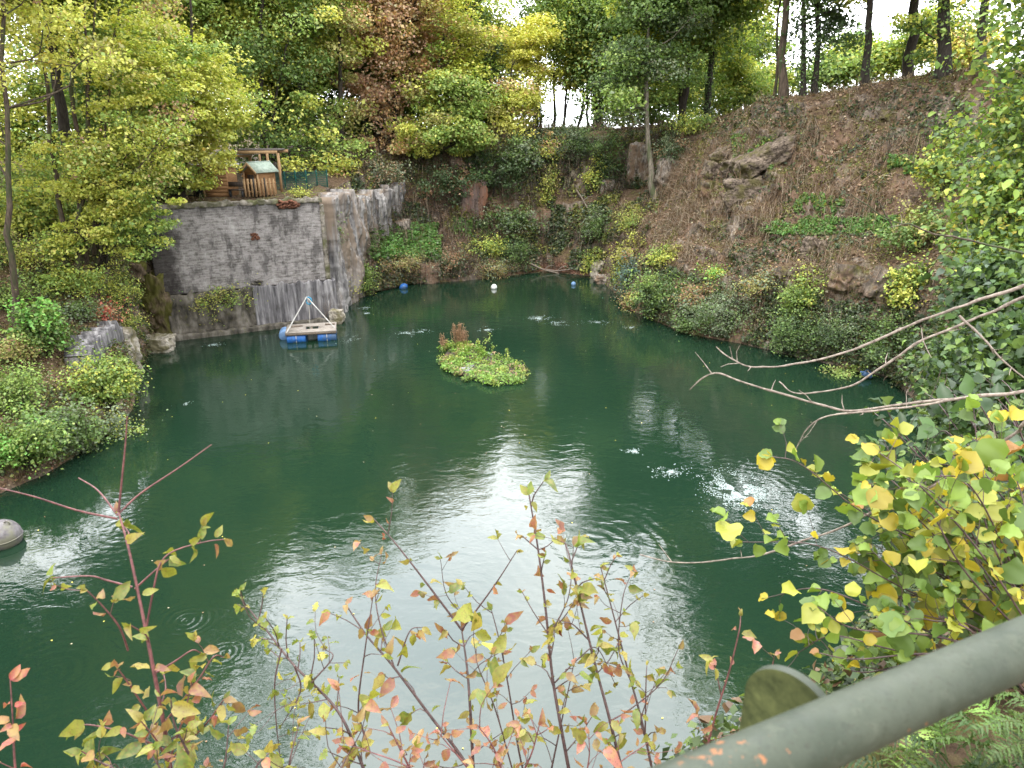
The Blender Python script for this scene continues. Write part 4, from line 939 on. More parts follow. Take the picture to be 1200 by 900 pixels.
for k, (b, e, lb) in enumerate(OFF):
    b = np.array(b, float); c_ = np.array(e[1:4]); top = c_ + (0, 0, e[6] * .7)
    tree('tall_lime', lb, [([b, (b + top) / 2 + (.3, 0, 0), top], .35)], [e], PB[k % 2], 120 + k, n=30000, clumps=190, cr=1.3, size=.24, limbs=24, group='tall trees over the frame')

# ================================================================ shrubs on the banks
SH = [ # px, py, Y, rx, ry, palette, n, leaf, label
 (30, 515, 20.6, 48, 52, [(LTG,4),(MDG,3),(VIV,1.5)], 5200, .085, 'leafy light green bush at the waterline lowest on the left bank'),
 (78, 505, 21.4, 44, 48, [(GGR,4),(MDG,3),(LTG,1)], 4600, .075, 'grey green bush second from the left at the waterline'),
 (128, 505, 22.8, 36, 36, [(GGR,3),(LTG,2),(YG,2)], 3600, .07, 'small yellow tipped bush overhanging the water on the left bank'),
 (122, 448, 24.6, 42, 44, [(LTG,5),(YG,2),(MDG,2)], 5200, .085, 'light green bush in front of the low concrete wall'),
 (48, 385, 26, 30, 44, [(VIV,2),(MDG,4),(LTG,2)], 3400, .09, 'upright vivid green bush halfway up the left bank'),
 (14, 455, 22.8, 34, 40, [(MDG,3),(LTG,3)], 3200, .08, 'mid green bush at the left edge above the waterline bush'),
 (85, 330, 29.6, 46, 26, [(LTG,4),(YG,3)], 3600, .07, 'low light green scrub below the slender stems'),
 (140, 340, 30.4, 28, 28, [(LTG,4),(YG,4)], 2400, .07, 'yellow green scrub above the low concrete wall'),
 (122, 366, 29.4, 14, 11, [(RED,4),(ORG,2),(BRN,1)], 700, .07, 'small rusty red bush above the low concrete wall'),
 (95, 365, 28.2, 24, 20, [(GGR,3),(MDG,2)], 1500, .07, 'grey green bush left of the rusty red one'),
 (148, 372, 30.6, 16, 22, [(YG,3),(LTG,3)], 1300, .07, 'bright tuft hanging over the end of the low concrete wall'),
 (45, 300, 30.5, 40, 28, [(LTG,3),(YG,3),(OLV,2)], 2600, .08, 'olive scrub round the feet of the slender stems'),
 (8, 345, 27.4, 26, 26, [(MDG,3),(LTG,3)], 1800, .08, 'green scrub at the left edge beside the nearest trunk'),
 (15, 410, 24.5, 30, 22, [(OLV,3),(LTG,2),(BRN,1)], 1700, .07, 'olive brown scrub at the left edge below the nearest trunk'),
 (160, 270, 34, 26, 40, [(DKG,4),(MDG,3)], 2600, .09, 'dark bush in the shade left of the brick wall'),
 (25, 250, 33.5, 46, 36, [(LTG,4),(YG,4)], 3600, .10, 'bright bush behind the nearest grey trunk at the left edge'),
 (85, 245, 35.0, 40, 34, [(YG,4),(LTG,3)], 3400, .10, 'yellow green bush behind the cluster of slender stems'),
 (55, 205, 37.0, 60, 30, [(LTG,4),(YG,3)], 3800, .11, 'light green thicket high behind the slender stems'),
 (-5, 290, 31.0, 30, 30, [(LTG,3),(OLV,2)], 2000, .09, 'olive green bush cut by the left edge above the nearest trunk foot'),
 # wall plants
 (258, 348, 37.0, 34, 22, [(YG,3),(LTG,3),(OLV,3)], 3000, .08, 'yellow green plants rooted in the rough base of the brick wall'),
 (296, 345, 37.7, 12, 24, [(YG,3),(OLV,3)], 900, .08, 'trailing yellowish creeper beside the concrete panel of the wall'),
 (248, 375, 36.6, 14, 12, [(LTG,3),(OLV,2)], 700, .07, 'tuft of weeds low on the wall above the ledge'),
 (209, 344, 36.0, 8, 6, [(VIV,3),(LTG,2)], 350, .07, 'tiny bright fern tuft at the left of the wall base'),
 (400, 232, 42.6, 20, 12, [(LTG,3),(DRY,3),(YG,2)], 1200, .08, 'dry grassy tuft on the cliff right of the mesh fence'),
 (355, 226, 40.6, 14, 7, [(YG,4),(LTG,2)], 700, .07, 'bright weeds on the wall top before the mesh fence'),
 (390, 275, 42.0, 12, 20, [(LTG,2),(GGR,3)], 800, .08, 'greyish weeds in the cleft right of the brick wall'),
 # cliff top and spit
 (445, 205, 50.5, 30, 22, [(GGR,4),(DRY,2),(BRN,2)], 2600, .09, 'greyish twiggy bush on the cliff top right of the mesh fence'),
 (425, 325, 45.8, 15, 26, [(MDG,3),(LTG,3)], 2000, .09, 'green bush at the left corner of the grassy spit'),
 (408, 340, 45.0, 10, 12, [(OLV,3),(YG,2)], 700, .08, 'small olive bush at the foot of the cliff beside the spit'),
 (602, 297, 53.2, 15, 24, [(MDG,4),(DKG,2)], 2200, .09, 'dark green bush at the tip of the spit'),
 (565, 290, 53.0, 26, 12, [(YG,3),(LTG,3)], 1800, .09, 'yellow green scrub along the crest of the spit'),
 (525, 305, 51.0, 22, 22, [(GGR,3),(DKG,2),(BRN,2)], 2200, .09, 'dull grey green scrub hanging down the face of the spit'),
 (575, 315, 51.6, 28, 15, [(OLV,3),(BRN,2),(GGR,3)], 2200, .09, 'olive brown scrub low on the face of the spit'),
 (470, 308, 49.8, 26, 16, [(BRN,3),(OLV,3),(GGR,2)], 1800, .09, 'brownish scrub above the blue buoy on the spit'),
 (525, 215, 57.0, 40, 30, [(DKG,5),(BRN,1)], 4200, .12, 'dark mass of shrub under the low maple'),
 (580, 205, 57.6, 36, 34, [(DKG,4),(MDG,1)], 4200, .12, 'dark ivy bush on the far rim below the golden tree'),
 (615, 180, 58.2, 30, 26, [(MDG,3),(GGR,3),(LTG,1)], 3000, .11, 'grey green hanging bush in the middle of the far rim'),
 (650, 172, 59.4, 16, 20, [(ORG,2),(YG,3),(BRN,2)], 1300, .10, 'orange tinted bush at the foot of the sky gap'),
 (645, 215, 57.6, 16, 36, [(YG,3),(OLV,3),(LTG,2)], 2200, .10, 'yellowish creeper hanging down the far cliff'),
 (600, 258, 55.6, 42, 18, [(GGR,3),(MDG,3),(DKG,2)], 3000, .11, 'grey green ivy mound on the far cliff beside the rusty slab'),
 (672, 165, 59.6, 26, 24, [(DKG,3),(GGR,3)], 2600, .11, 'dark scrub on the far rim right of the orange tinted bush'),
 (700, 165, 58.2, 34, 22, [(DKG,3),(MDG,3)], 2800, .11, 'dark evergreen scrub on the rim below the leaning tree crown'),
 (720, 195, 56.4, 18, 34, [(DKG,4),(MDG,3)], 3000, .10, 'dark curtain of ivy on the pale cliff face left of the leaning trunk'),
 (790, 175, 56.2, 28, 22, [(DKG,3),(GGR,3),(BRN,1)], 2600, .11, 'dark trailing scrub on the rim right of the leaning trunk'),
 (700, 205, 56.8, 12, 22, [(YG,4),(LTG,2)], 1100, .10, 'yellow green sapling on the far cliff left of the ivy curtain'),
 (815, 145, 58, 26, 16, [(LTG,3),(YG,2),(MDG,2)], 1800, .11, 'light green bush at the left foot of the hill brow'),
 (705, 262, 51.6, 24, 24, [(MDG,4),(GGR,3),(DKG,1)], 2800, .09, 'green bush on the ledge corner at the far right of the lake'),
 (745, 255, 50.6, 26, 16, [(LTG,3),(OLV,3),(YG,2)], 2000, .09, 'yellow green scrub under the foot of the leaning trunk'),
 (695, 305, 51.2, 14, 22, [(LTG,4),(YG,3)], 1500, .09, 'light green bush low at the far right corner of the lake'),
 (740, 295, 47.5, 22, 22, [(YG,3),(OLV,3),(BRN,1)], 1700, .09, 'yellow olive bush on the slope left of the conifer'),
 # right bank
 (737, 325, 44.4, 13, 32, [((.045,.075,.06),4),(DKG,1)], 1900, .08, 'small bluish conifer shrub at the nose of the right bank'),
 (778, 300, 43.2, 22, 18, [(YG,3),(OLV,2),(LTG,3)], 1700, .08, 'bright yellow green bush above the holly on the right bank'),
 (775, 345, 41.0, 40, 34, [(MDG,4),(DKG,2),(LTG,2)], 5200, .08, 'dense holly like bush where the right bank meets the water'),
 (742, 355, 42.2, 14, 22, [(BRN,3),(OLV,3),(YG,1)], 1300, .07, 'brown trailing scrub on the nose of the right bank'),
 (855, 365, 37.2, 48, 36, [(GGR,5),(MDG,3),(DKG,1)], 6200, .075, 'wide grey green bush at the water in the middle of the right bank'),
 (815, 375, 38.4, 26, 20, [(MDG,3),(GGR,3)], 2200, .075, 'low grey green bush between the holly and the wide bush'),
 (938, 345, 33.6, 26, 38, [(YG,2),(LTG,5),(MDG,2)], 3200, .08, 'tall yellow green bush with feathery top on the right bank'),
 (935, 390, 33.0, 36, 34, [(DKG,3),(MDG,4)], 4600, .075, 'dark bush below the feathery bush at the water'),
 (990, 385, 31.8, 44, 26, [(DKG,3),(MDG,3),(GGR,2)], 4200, .075, 'dark green bramble bank right of the feathery bush'),
 (1050, 400, 29.4, 44, 38, [(DKG,3),(MDG,4)], 4600, .075, 'dark bramble mound above the blue canister'),
 (1000, 436, 29.6, 30, 8, [(LTG,3),(OLV,3)], 1200, .06, 'low reedy weeds in the water by the blue canister'),
 (838, 318, 40.2, 12, 12, [(VIV,2),(YG,3)], 700, .075, 'small vivid green tuft on the right slope'),
 (895, 330, 35.2, 26, 18, [(OLV,3),(GGR,3),(BRN,2)], 1900, .075, 'olive scrub on the slope left of the feathery bush'),
 (820, 345, 39.6, 26, 16, [(BRN,4),(OLV,2),(GGR,2)], 1500, .07, 'dull brown scrub above the low grey green bush'),
 (725, 325, 46.6, 12, 14, [(LTG,3),(YG,3)], 900, .08, 'pale bush beside the pale rocks at the far right corner'),
 (1065, 330, 29.6, 22, 34, [(YG,4),(LTG,4),(MDG,1)], 2000, .085, 'pale yellow green bush at the right end of the rock face'),
 (1075, 270, 31, 40, 34, [(MDG,3),(OLV,3),(LTG,2)], 2800, .085, 'mixed green scrub at the right of the hill slope'),
 (1110, 190, 30, 34, 50, [(LTG,3),(YG,2),(MDG,3)], 3200, .09, 'light green bush climbing the right side of the hill'),
]
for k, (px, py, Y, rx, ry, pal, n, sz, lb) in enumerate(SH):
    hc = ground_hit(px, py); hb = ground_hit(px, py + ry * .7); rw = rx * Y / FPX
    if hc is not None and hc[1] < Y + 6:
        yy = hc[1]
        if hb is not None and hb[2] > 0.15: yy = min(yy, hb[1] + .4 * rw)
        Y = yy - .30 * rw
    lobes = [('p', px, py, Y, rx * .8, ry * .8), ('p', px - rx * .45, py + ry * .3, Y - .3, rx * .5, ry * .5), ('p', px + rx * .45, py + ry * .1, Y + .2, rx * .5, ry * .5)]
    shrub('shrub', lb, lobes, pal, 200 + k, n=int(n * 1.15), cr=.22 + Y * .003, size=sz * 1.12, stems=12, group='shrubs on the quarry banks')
# ================================================================ ground cover scattered over the banks and cliffs
def scatter(n, mask, r, noise_scale=.6, thresh=0.0, off=.06, octv=3, seed=0.0, mind=8.0):
    w_ = TA * mask
    m = fbm(TC * noise_scale + seed, octv); w_ = w_ * np.clip((m - thresh) * 4, 0, 1)
    if w_.sum() <= 0: return np.zeros((0, 3)), np.zeros((0, 3))
    px, py, dep = project(TC); vis = (px > -60) & (px < 1260) & (py > -60) & (py < 960)
    w_ = w_ * vis * (dist > mind); w_ /= w_.sum()
    i = r.choice(len(w_), n, p=w_); q = TP[TF[i]]; u, v = r.rand(n, 1), r.rand(n, 1)
    P = q[:, 0] * (1 - u) * (1 - v) + q[:, 1] * u * (1 - v) + q[:, 2] * u * v + q[:, 3] * (1 - u) * v
    return P + TN[i] * (off * r.rand(n, 1)), TN[i]
def in_px(x0, x1, y0, y1):
    px, py, dep = project(TC); return ((px > x0) & (px < x1) & (py > y0) & (py < y1)).astype(float)
dist = np.linalg.norm(TC - np.array((0, 0, CAM_H)), axis=1)
land = (TC[:, 2] > 0.05).astype(float); flatn = np.clip(TN[:, 2], 0, 1)
def band(u0, u1, v0, v1): return ((TU >= u0) & (TU < u1) & (TV >= v0) & (TV < v1)).astype(float) * land
def cover(name, label, n, mask, pal, size, seed, ns=.6, th=0.0, off=.1, up=.5, jit=.25, matl=None, aspect=.78, cat='ground cover', nseed=0.0, mind=8.0):
    r = RS(seed); P, Nn = scatter(n, mask, r, ns, th, off, seed=nseed, mind=mind)
    nn = unit(Nn * .6 + np.array((0, 0, up)) + r.normal(size=P.shape) * .5)
    mb = MB(); leaf_cards(mb, P, nn, size * np.exp(r.normal(size=n) * .3), np.clip(pal_pick(r, pal, n) / LIFT * 1.25 * np.exp(r.normal(size=(n, 1)) * jit), .004, .6), r, aspect)
    return tag(mb.build(name, matl or LEAF), label, cat, kind='stuff')
def straws(name, label, n, mask, pal, length, seed, ns=.6, th=0.0, droop=.5, width=.014, nseed=0.0, cat='dead stems'):
    """dry stems and bramble runners lying on or hanging from the ground"""
    r = RS(seed); P, Nn = scatter(n, mask, r, ns, th, .05, seed=nseed)
    d0 = unit(Nn * .7 + r.normal(size=P.shape) * .6 + (0, 0, .2)); ln = length * np.exp(r.normal(size=n) * .4)[:, None]
    A = P; B = P + d0 * ln * .5; Cc = B + unit(d0 + np.array((0, 0, -1.0)) * 2 * droop) * ln * .5
    side = unit(np.cross(d0, r.normal(size=P.shape))) * width * .5 * (dist_of(P) / 30)[:, None]
    V = np.stack([A - side, A + side, B + side * .8, B - side * .8, Cc + side * .3, Cc - side * .3], 1).reshape(-1, 3)
    k = np.arange(n)[:, None] * 6; F = np.vstack([k + np.array([[0, 1, 2, 3]]), k + np.array([[3, 2, 4, 5]])])
    t = pal_pick(r, pal, n) / LIFT * np.exp(r.normal(size=(n, 1)) * .3)
    mb = MB(); mb.add(V, F, np.vstack([t, t])); return tag(mb.build(name, LEAF), label, cat, kind='stuff')
def dist_of(P): return np.linalg.norm(P - np.array((0, 0, CAM_H)), axis=1)
CRAG = in_px(800, 932, 150, 275)
HILL = band(18.0, 25.5, 1.15, 6.6) * (1 - .55 * CRAG)
ground_band = flatn
RBRN = (.27, .172, .108)
cover('leaf_litter', 'reddish brown fallen leaves and dead bracken over the right hill', 70000, HILL, [(RBRN, 5), (BRN, 3), (DRY, 2), ((.10, .065, .045), 3)], .12, 301, .5, -.9, .10)
straws('dead_bracken', 'dry brown stems matted over the right hill', 26000, HILL, [(RBRN, 3), (DRY, 5), (BRN, 2)], .5, 302, .5, -.35, .6)
cover('ivy_patches', 'dark green ivy creeping in patches over the right hill', 54000, HILL, [(DKG, 4), (MDG, 3), (GGR, 2)], .12, 303, .42, .05, .14, nseed=4)
cover('moss_patches', 'yellowish moss and weeds on the right hill', 16000, band(18.5, 24, 1.3, 5.2), [(OLV, 4), (YG, 1.5), (LTG, 1)], .085, 304, .5, .2, .05, nseed=9)
cover('grass', 'bright green grass along the ledge of the right hill', 9000, in_px(885, 1050, 255, 276) * HILL, [(VIV, 4), (LTG, 3)], .11, 305, .9, -.2, .2, up=.2)
cover('grass', 'bright green grass tufts on the slab outcrop and brow of the right hill', 6500, (in_px(860, 905, 160, 200) + in_px(930, 965, 230, 250) + in_px(1035, 1080, 185, 200) + in_px(965, 990, 232, 245)) * HILL, [(VIV, 4), (LTG, 3), (YG, 1)], .12, 306, 1.2, -.2, .2, up=.2)
FARC = band(11.4, 18.4, 1.2, 5.6)
cover('cliff_ivy', 'dark ivy growing over the far cliffs', 50000, FARC, [(DKG, 5), (MDG, 3), (GGR, 3), (OLV, 1)], .17, 310, .30, -.02, .3, nseed=2)
cover('cliff_weeds', 'yellowish weeds and young leaves on the far cliffs', 18000, FARC, [(YG, 3), (OLV, 3), (LTG, 2)], .15, 311, .35, .22, .3, nseed=14)
straws('hanging_stems', 'dry brown stems hanging down the far cliffs', 16000, FARC, [(BRN, 3), (DRY, 1), ((.07, .05, .04), 4)], 1.1, 312, .4, -.1, 1.4, nseed=7)
SPIT = band(11.6, 15.8, 1.6, 3.6)
cover('grass', 'vivid green nettles and grass on top of the spit', 30000, SPIT * (in_px(408, 515, 266, 304) + .5 * in_px(530, 572, 258, 280)), [(VIV, 6), (LTG, 2), (MDG, 1)], .17, 313, .45, -.45, .45, up=.3)
cover('leaf_litter', 'brown dead leaves on the slope of the spit', 15000, SPIT, [(RBRN, 4), (BRN, 3), (DRY, 2)], .15, 314, .4, -.5, .08)
cover('bank_scrub', 'low dark scrub hanging along the face of the spit', 16000, band(11.4, 16.2, 1.0, 1.9), [(GGR, 3), (OLV, 3), (DKG, 3), (BRN, 2)], .14, 315, .5, -.25, .35)
LEFT = band(2.6, 9.3, 1.05, 6.2)
cover('bank_weeds', 'low green weeds covering the left bank', 60000, LEFT, [(LTG, 3), (MDG, 4), (OLV, 2), (GGR, 3), (YG, 1)], .085, 320, .55, -.12, .25)
cover('leaf_litter', 'brown fallen leaves between the weeds of the left bank', 34000, LEFT, [(RBRN, 3), (BRN, 4), (ORG, .6), (DRY, 2)], .08, 321, .5, -.9, .05)
straws('bramble_runners', 'thin bramble runners trailing over the left bank', 9000, LEFT, [(BRN, 3), (OLV, 2), (DRY, 1)], .5, 322, .5, -.3, .8)
RB = band(18.4, 27.2, 1.02, 2.3)
cover('bank_scrub', 'low dark bramble along the foot of the right bank', 52000, RB, [(DKG, 4), (MDG, 4), (GGR, 3), (OLV, 1)], .11, 330, .5, -.3, .4, nseed=3)
cover('bramble_leaves', 'dark bramble leaves over the near right bank', 60000, band(23.4, 28.4, 1.3, 6.5), [(DKG, 3), (MDG, 4), (LTG, 1.5), (OLV, 1)], .10, 331, .6, -.5, .4)
straws('hanging_stems', 'dry stems hanging over the ledges of the right bank', 12000, band(18.4, 25, 1.2, 4.6), [(DRY, 3), (BRN, 3), (RBRN, 2)], .8, 332, .6, .1, 1.4, nseed=5)
RIM = band(3, 25, 5.6, 7.2)
cover('undergrowth', 'dark undergrowth on the wood floor behind the rim', 60000, RIM, [(DKG, 4), (MDG, 4), (BRN, 1), (LTG, 1)], .34, 340, .25, -.2, 1.3, up=.6)
cover('leaf_litter', 'brown fallen leaves on the wood floor', 20000, RIM, [(BRN, 4), (RBRN, 3), (ORG, 1)], .22, 341, .3, -1, .05)
cover('beach_litter', 'red brown leaf litter on the little beach in the far corner', 5000, in_px(600, 705, 308, 328) * land, [((.22, .10, .065), 4), (BRN, 3)], .12, 342, .5, -1, .05)
NEARB = ((TU < 2.6) | (TU > 26.8)).astype(float) * land * ((TV > 1.5) & (TV < 6)).astype(float) * (dist > 3.2)
cover('bank_weeds', 'small weeds and fallen leaves on the near bank below the railing', 14000, NEARB, [(BRN, 3), (MDG, 3), (LTG, 2), (RBRN, 2)], .035, 343, 1.5, -1, .12, mind=2.6)
cover('bank_weeds', 'ivy and bramble leaves on the steep bank right of the railing', 26000, ((TU > 24.5)).astype(float) * land * (dist < 9), [(DKG, 3), (MDG, 4), (LTG, 1.5), (BRN, 2)], .045, 344, 1.2, -.6, .3, mind=3.4)

# rocks showing in the hill and cliffs, each one a boulder
HILLROCK = simple_mat('brown_hill_rock', (.04, .03, .024), (.26, .205, .16), 5.5, .95, (1, 1, 1.4), 1.0, .14, .12, c3=(.11, .095, .045))
RK = [(898, 184, 1.6, 1.1, .50, -.48, 'large tilted rock slab jutting from the hillside with a dark crack below it', HILLROCK), (866, 196, .8, .8, .55, -.3, 'brown angular rock left of the large tilted slab', HILLROCK), (848, 182, .7, .6, .4, -.5, 'small brown slab up the slope left of the large tilted slab', HILLROCK), (838, 200, .6, .6, .45, .3, 'brown rock low on the nose of the hill', HILLROCK), (833, 222, .6, .5, .5, .1, 'brown boulder low left of the slab', GROUND),
      (872, 226, 1.0, .7, .8, -.2, 'tan broken rock face below the large tilted slab', HILLROCK), (950, 292, .28, .3, .55, .1, 'brownish upright stone in the rock face under the grassy ledge', HILLROCK), (962, 292, .26, .3, .4, -.3, 'second brownish stone beside the upright one', HILLROCK), (992, 325, .6, .5, .6, .2, 'grey rock in the face above the bramble bank', GROUND), (1032, 332, .6, .5, .8, .4, 'mossy rock in the face left of the pale bush', GROUND), (700, 318, .45, .4, .75, .05, 'pale upright rock at the water in the far right corner', PALE_STONE), (709, 328, .7, .5, .3, 0, 'flat rock ledge at the water in the far right corner', GREYROCK),
      (920, 322, .5, .4, .5, .2, 'mossy rock above the feathery bush', GROUND), (1040, 136, .35, .3, .2, .3, 'small pale stone high on the hill', GROUND), (1030, 192, .3, .25, .2, .1, 'small grey stone in the middle of the hill', GROUND), (497, 318, 1.1, .5, .75, .05, 'broad pale rock at the waterline in the face of the spit', GROUND), (472, 270, .5, .5, .7, 0, 'square pale rock under the cliff beside the nettles', GREYROCK), (553, 238, 1.0, .5, 1.7, .12, 'rusty purple rock slab on the far cliff', simple_mat('rusty_slab', (.10, .075, .07), (.26, .18, .155), 1.4, .9, (2.5, 2.5, .3), .8, .05, c3=(.22, .095, .05))),
      (630, 265, 1.1, .5, 1.4, .05, 'grey rock face showing through the ivy of the far cliff', GROUND), (748, 195, .8, .6, 1.6, .03, 'pale rock pillar on the far cliff behind the leaning trunk', GREYROCK), (783, 208, .8, .5, 1.2, .1, 'purplish rock right of the leaning trunk', GREYROCK), (712, 225, .5, .4, .9, .1, 'pale rock left of the ivy curtain', GREYROCK),
      (150, 318, .7, .5, .45, .1, 'brown rock ledge under the overhanging maple', MOSSROCK)]
for k, (px, py, sx, sy, sz_, rot, lb, m) in enumerate(RK):
    h = ground_hit(px, py)
    if h is None: continue
    R = np.array(Matrix.Rotation(rot, 3, 'Y') @ Matrix.Rotation(.3 * math.sin(k * 2.3), 3, 'Z'))
    v = unit(np.array((0, 0, CAM_H)) - h)
    tag(rock_mesh(h - v * sy * (-.05 if k == 0 else .3), (sx, sy, sz_), 60 + k, 1.1 / max(.4, sx ** .5), .3 * sx ** .5, 4, R, blocky=.38 if m is HILLROCK else .12).build('boulder', m), lb, 'rock', 'rocks in the cliffs and hill')
PALECLIFF = simple_mat('pale_streaked_cliff', (.085, .08, .082), (.40, .375, .36), 1.5, .95, (2.2, 2.2, .32), .9, .08, .15, c3=(.24, .185, .14), lo=.36, hi=.62)
for k, (A_, B_, z0, z1, lb) in enumerate([((-10.25, 41.3), (-10.0, 46.2), -.3, 6.6, 'tall pale grey streaked cliff face running back from the right end of the brick wall'), ((-10.0, 46.4), (-9.0, 51.4), .6, 6.1, 'pale grey cliff face continuing back to the nettles of the spit'), ((-9.0, 51.6), (-8.0, 54.4), 2.2, 6.4, 'broken pale rock face at the back corner above the spit')]):
    A_, B_ = np.array((*A_, 0.)), np.array((*B_, 0.)); dd_ = B_ - A_; R = np.array(Matrix.Rotation(math.atan2(dd_[1], dd_[0]), 3, 'Z'))
    t = local_panel(panel(0, np.linalg.norm(dd_), z0, z1, 0, 1.6, .075, .30, .8, 80 + k * 7, .7, (1, 1, .3), .38), A_, R).build('rock_face', PALECLIFF); tag(t, lb, 'cliff')
# drift wood and fallen branches in the far corner
LG = [((622, 312), (655, 322), 'grey fallen branch leaning into the far corner beach', .07), ((640, 319), (668, 317), 'grey log lying behind the far corner beach', .08), ((675, 226), (690, 250), 'dead branch caught on the far cliff', .07)]
for k, (a, b, lb, rr) in enumerate(LG):
    A, B = ground_hit(*a), ground_hit(*b)
    if A is None or B is None: continue
    A = A + (0, -.3, .25); B = B + (0, -.3, .15); r = RS(400 + k); mb = MB(); M_ = (A + B) / 2 + r.normal(size=3) * .15
    Q = spline([A, M_, B], 10); mb.tube(Q, np.linspace(rr, rr * .5, 10), 6); mb.tube(spline([Q[5], Q[5] + (.3, -.1, .3), Q[5] + (.7, -.1, .35)], 5), np.linspace(rr * .5, .02, 5), 5)
    tag(mb.build('fallen_branch', TWIG_GREY), lb, 'branch')

# ================================================================ planted float in the lake
isl = thing('floating_island', at_z(568, 430, 0), 'floating raft of bright green water plants with dry brown reeds at its far end', 'floating island')
pts = np.array([at_z(*p) for p in ((514, 418), (522, 434), (545, 446), (572, 452), (606, 454), (622, 443), (600, 428), (572, 414), (548, 405), (524, 404))])
c = pts.mean(0)
def inside(P, poly):
    r_ = np.zeros(len(P), bool); j = len(poly) - 1
    for i in range(len(poly)):
        a, b = poly[i], poly[j]
        r_ ^= ((a[1] > P[:, 1]) != (b[1] > P[:, 1])) & (P[:, 0] < (b[0] - a[0]) * (P[:, 1] - a[1]) / (b[1] - a[1] + 1e-9) + a[0]); j = i
    return r_
mb = MB(); pin = c + (pts - c) * .86; k = len(pin)
top = pin + (0, 0, .10); bot = pin - (0, 0, .15)
mb.add(np.vstack([bot, top]), [(i, (i + 1) % k, (i + 1) % k + k, i + k) for i in range(k)]); mb.add(np.vstack([top, c + (0, 0, .16)]), [(i, (i + 1) % k, k) for i in range(k)])
mb.build('float_base', simple_mat('wet_peat', (.02, .014, .01), (.06, .045, .03), 14, .8), isl)
r = RS(77); q = np.stack([r.uniform(pts[:, 0].min(), pts[:, 0].max(), 9000), r.uniform(pts[:, 1].min(), pts[:, 1].max(), 9000), np.zeros(9000)], -1)
q = q + 0; q = q[inside(q + fbm(q * 2.2, 2)[:, None] * .28, pts)][:340]; q[:, 2] = .12 + .13 * np.clip(fbm(q * 1.3, 2) + .4, 0, 1)
mb = MB(); clump_leaves(mb, q, 32, .13, [((.085, .145, .018), 5), ((.06, .10, .015), 3), ((.13, .155, .025), 2), ((.16, .11, .055), .8)], .085, r, .7, cull=False, zone=1.2)
mb.build('water_plants', LEAF, isl)
mb = MB()
for (px, py, n, h, sp) in ((538, 404, 46, 1.1, .26), (521, 408, 16, .75, .18), (545, 405, 12, .8, .22)):
    b0 = at_z(px, py, .1)
    for _ in range(n):
        b = b0 + r.normal(size=3) * sp * .5 * (1, 1, 0); hh = h * r.uniform(.6, 1.1); e = b + np.array((r.normal() * .16, r.normal() * .16, hh))
        tn = np.array((.34, .20, .12)) * math.exp(r.normal() * .2)
        mb.tube(spline([b, (b + e) / 2 + r.normal(size=3) * .03, e], 5), np.linspace(.012, .006, 5), 4, tint=tn, cap=False)
        m = 10; P = b + (e - b) * r.uniform(.35, 1, (m, 1)) + r.normal(size=(m, 3)) * .03; leaf_cards(mb, P, unit(r.normal(size=(m, 3))), .06, np.tile(tn * 1.1, (m, 1)), r)
mb.build('dry_reeds', LEAF, isl)
mb = MB()
for (px, py, h) in ((568, 408, .55), (573, 405, .7), (560, 407, .4), (592, 420, .5), (596, 424, .45), (606, 432, .35), (578, 412, .35)):
    b = at_z(px, py, .1); e = b + np.array((r.normal() * .05, r.normal() * .05, h)); mb.tube([b, e], .008, 4, tint=(.1, .13, .03), cap=False)
    m = 26; P = b + (e - b) * r.uniform(.3, 1.02, (m, 1)) + r.normal(size=(m, 3)) * .06; leaf_cards(mb, P, unit(r.normal(size=(m, 3)) * .5 + (0, 0, .6)), .09, pal_pick(r, [(LTG, 3), (YG, 2), (MDG, 1)], m), r)
mb.build('tall_plants', LEAF, isl)
for (px, py, s_) in ((545, 434, .22), (571, 446, .16), (573, 415, .13), (550, 430, .14)):
    rock_mesh(at_z(px, py, .10), (s_ * 1.5, s_, s_ * .5), int(px), 2, .1, 3).build('stone', simple_mat('lilac_grey_stone', (.17, .16, .175), (.32, .30, .32), 8, .9) if px == 545 else bpy.data.materials['lilac_grey_stone'], isl)

# ================================================================ rising air bubbles and drifting leaves
BUB, bnt = mat('bubble_foam'); principled(bnt, (.26, .31, .30), .3, None, .5)
def bubbles(px, py, rx, ry, n, lb, seed, smin=.008, smax=.026):
    r = RS(seed); p = at_z(px, py); kx = rx * np.linalg.norm(p - (0, 0, CAM_H)) / FPX; ky = abs(at_z(px, py - ry)[1] - p[1])
    a = r.rand(n) * 6.283; n = int(n * 1.3); a = r.rand(n) * 6.283; q = np.abs(r.normal(size=n)) * .5; P = np.stack([p[0] + kx * q * np.cos(a), p[1] + ky * q * np.sin(a), np.full(n, .0)], -1)
    keep = fbm(P * 2.2 + seed, 3) > -.05; P = P[keep]; n = len(P); s = r.uniform(smin, smax, n) * r.rand(n) ** .5
    ring = np.array([(math.cos(t), math.sin(t), 0.0) for t in np.arange(6) * math.pi / 3]); mid = ring * .72 + (0, 0, .38); topv = np.array([[0, 0, .52]])
    base = np.vstack([ring, mid, topv]); V = P[:, None] + base[None] * s[:, None, None]
    f = [(i, (i + 1) % 6, (i + 1) % 6 + 6, i + 6) for i in range(6)]; f3 = [(i + 6, (i + 1) % 6 + 6, 12) for i in range(6)]
    o = np.arange(n)[:, None, None] * 13; mb = MB(); mb.add(V.reshape(-1, 3), (np.array(f)[None] + o).reshape(-1, 4)); mb.V.append(np.zeros((0, 3)))
    mb.F.append((np.array(f3)[None] + o).reshape(-1, 3)); mb.T.append(np.tile((.5, .5, .5), (n * 6, 1)))
    tag(mb.build('bubbles', BUB, smooth=True), lb, 'bubbles', kind='stuff')
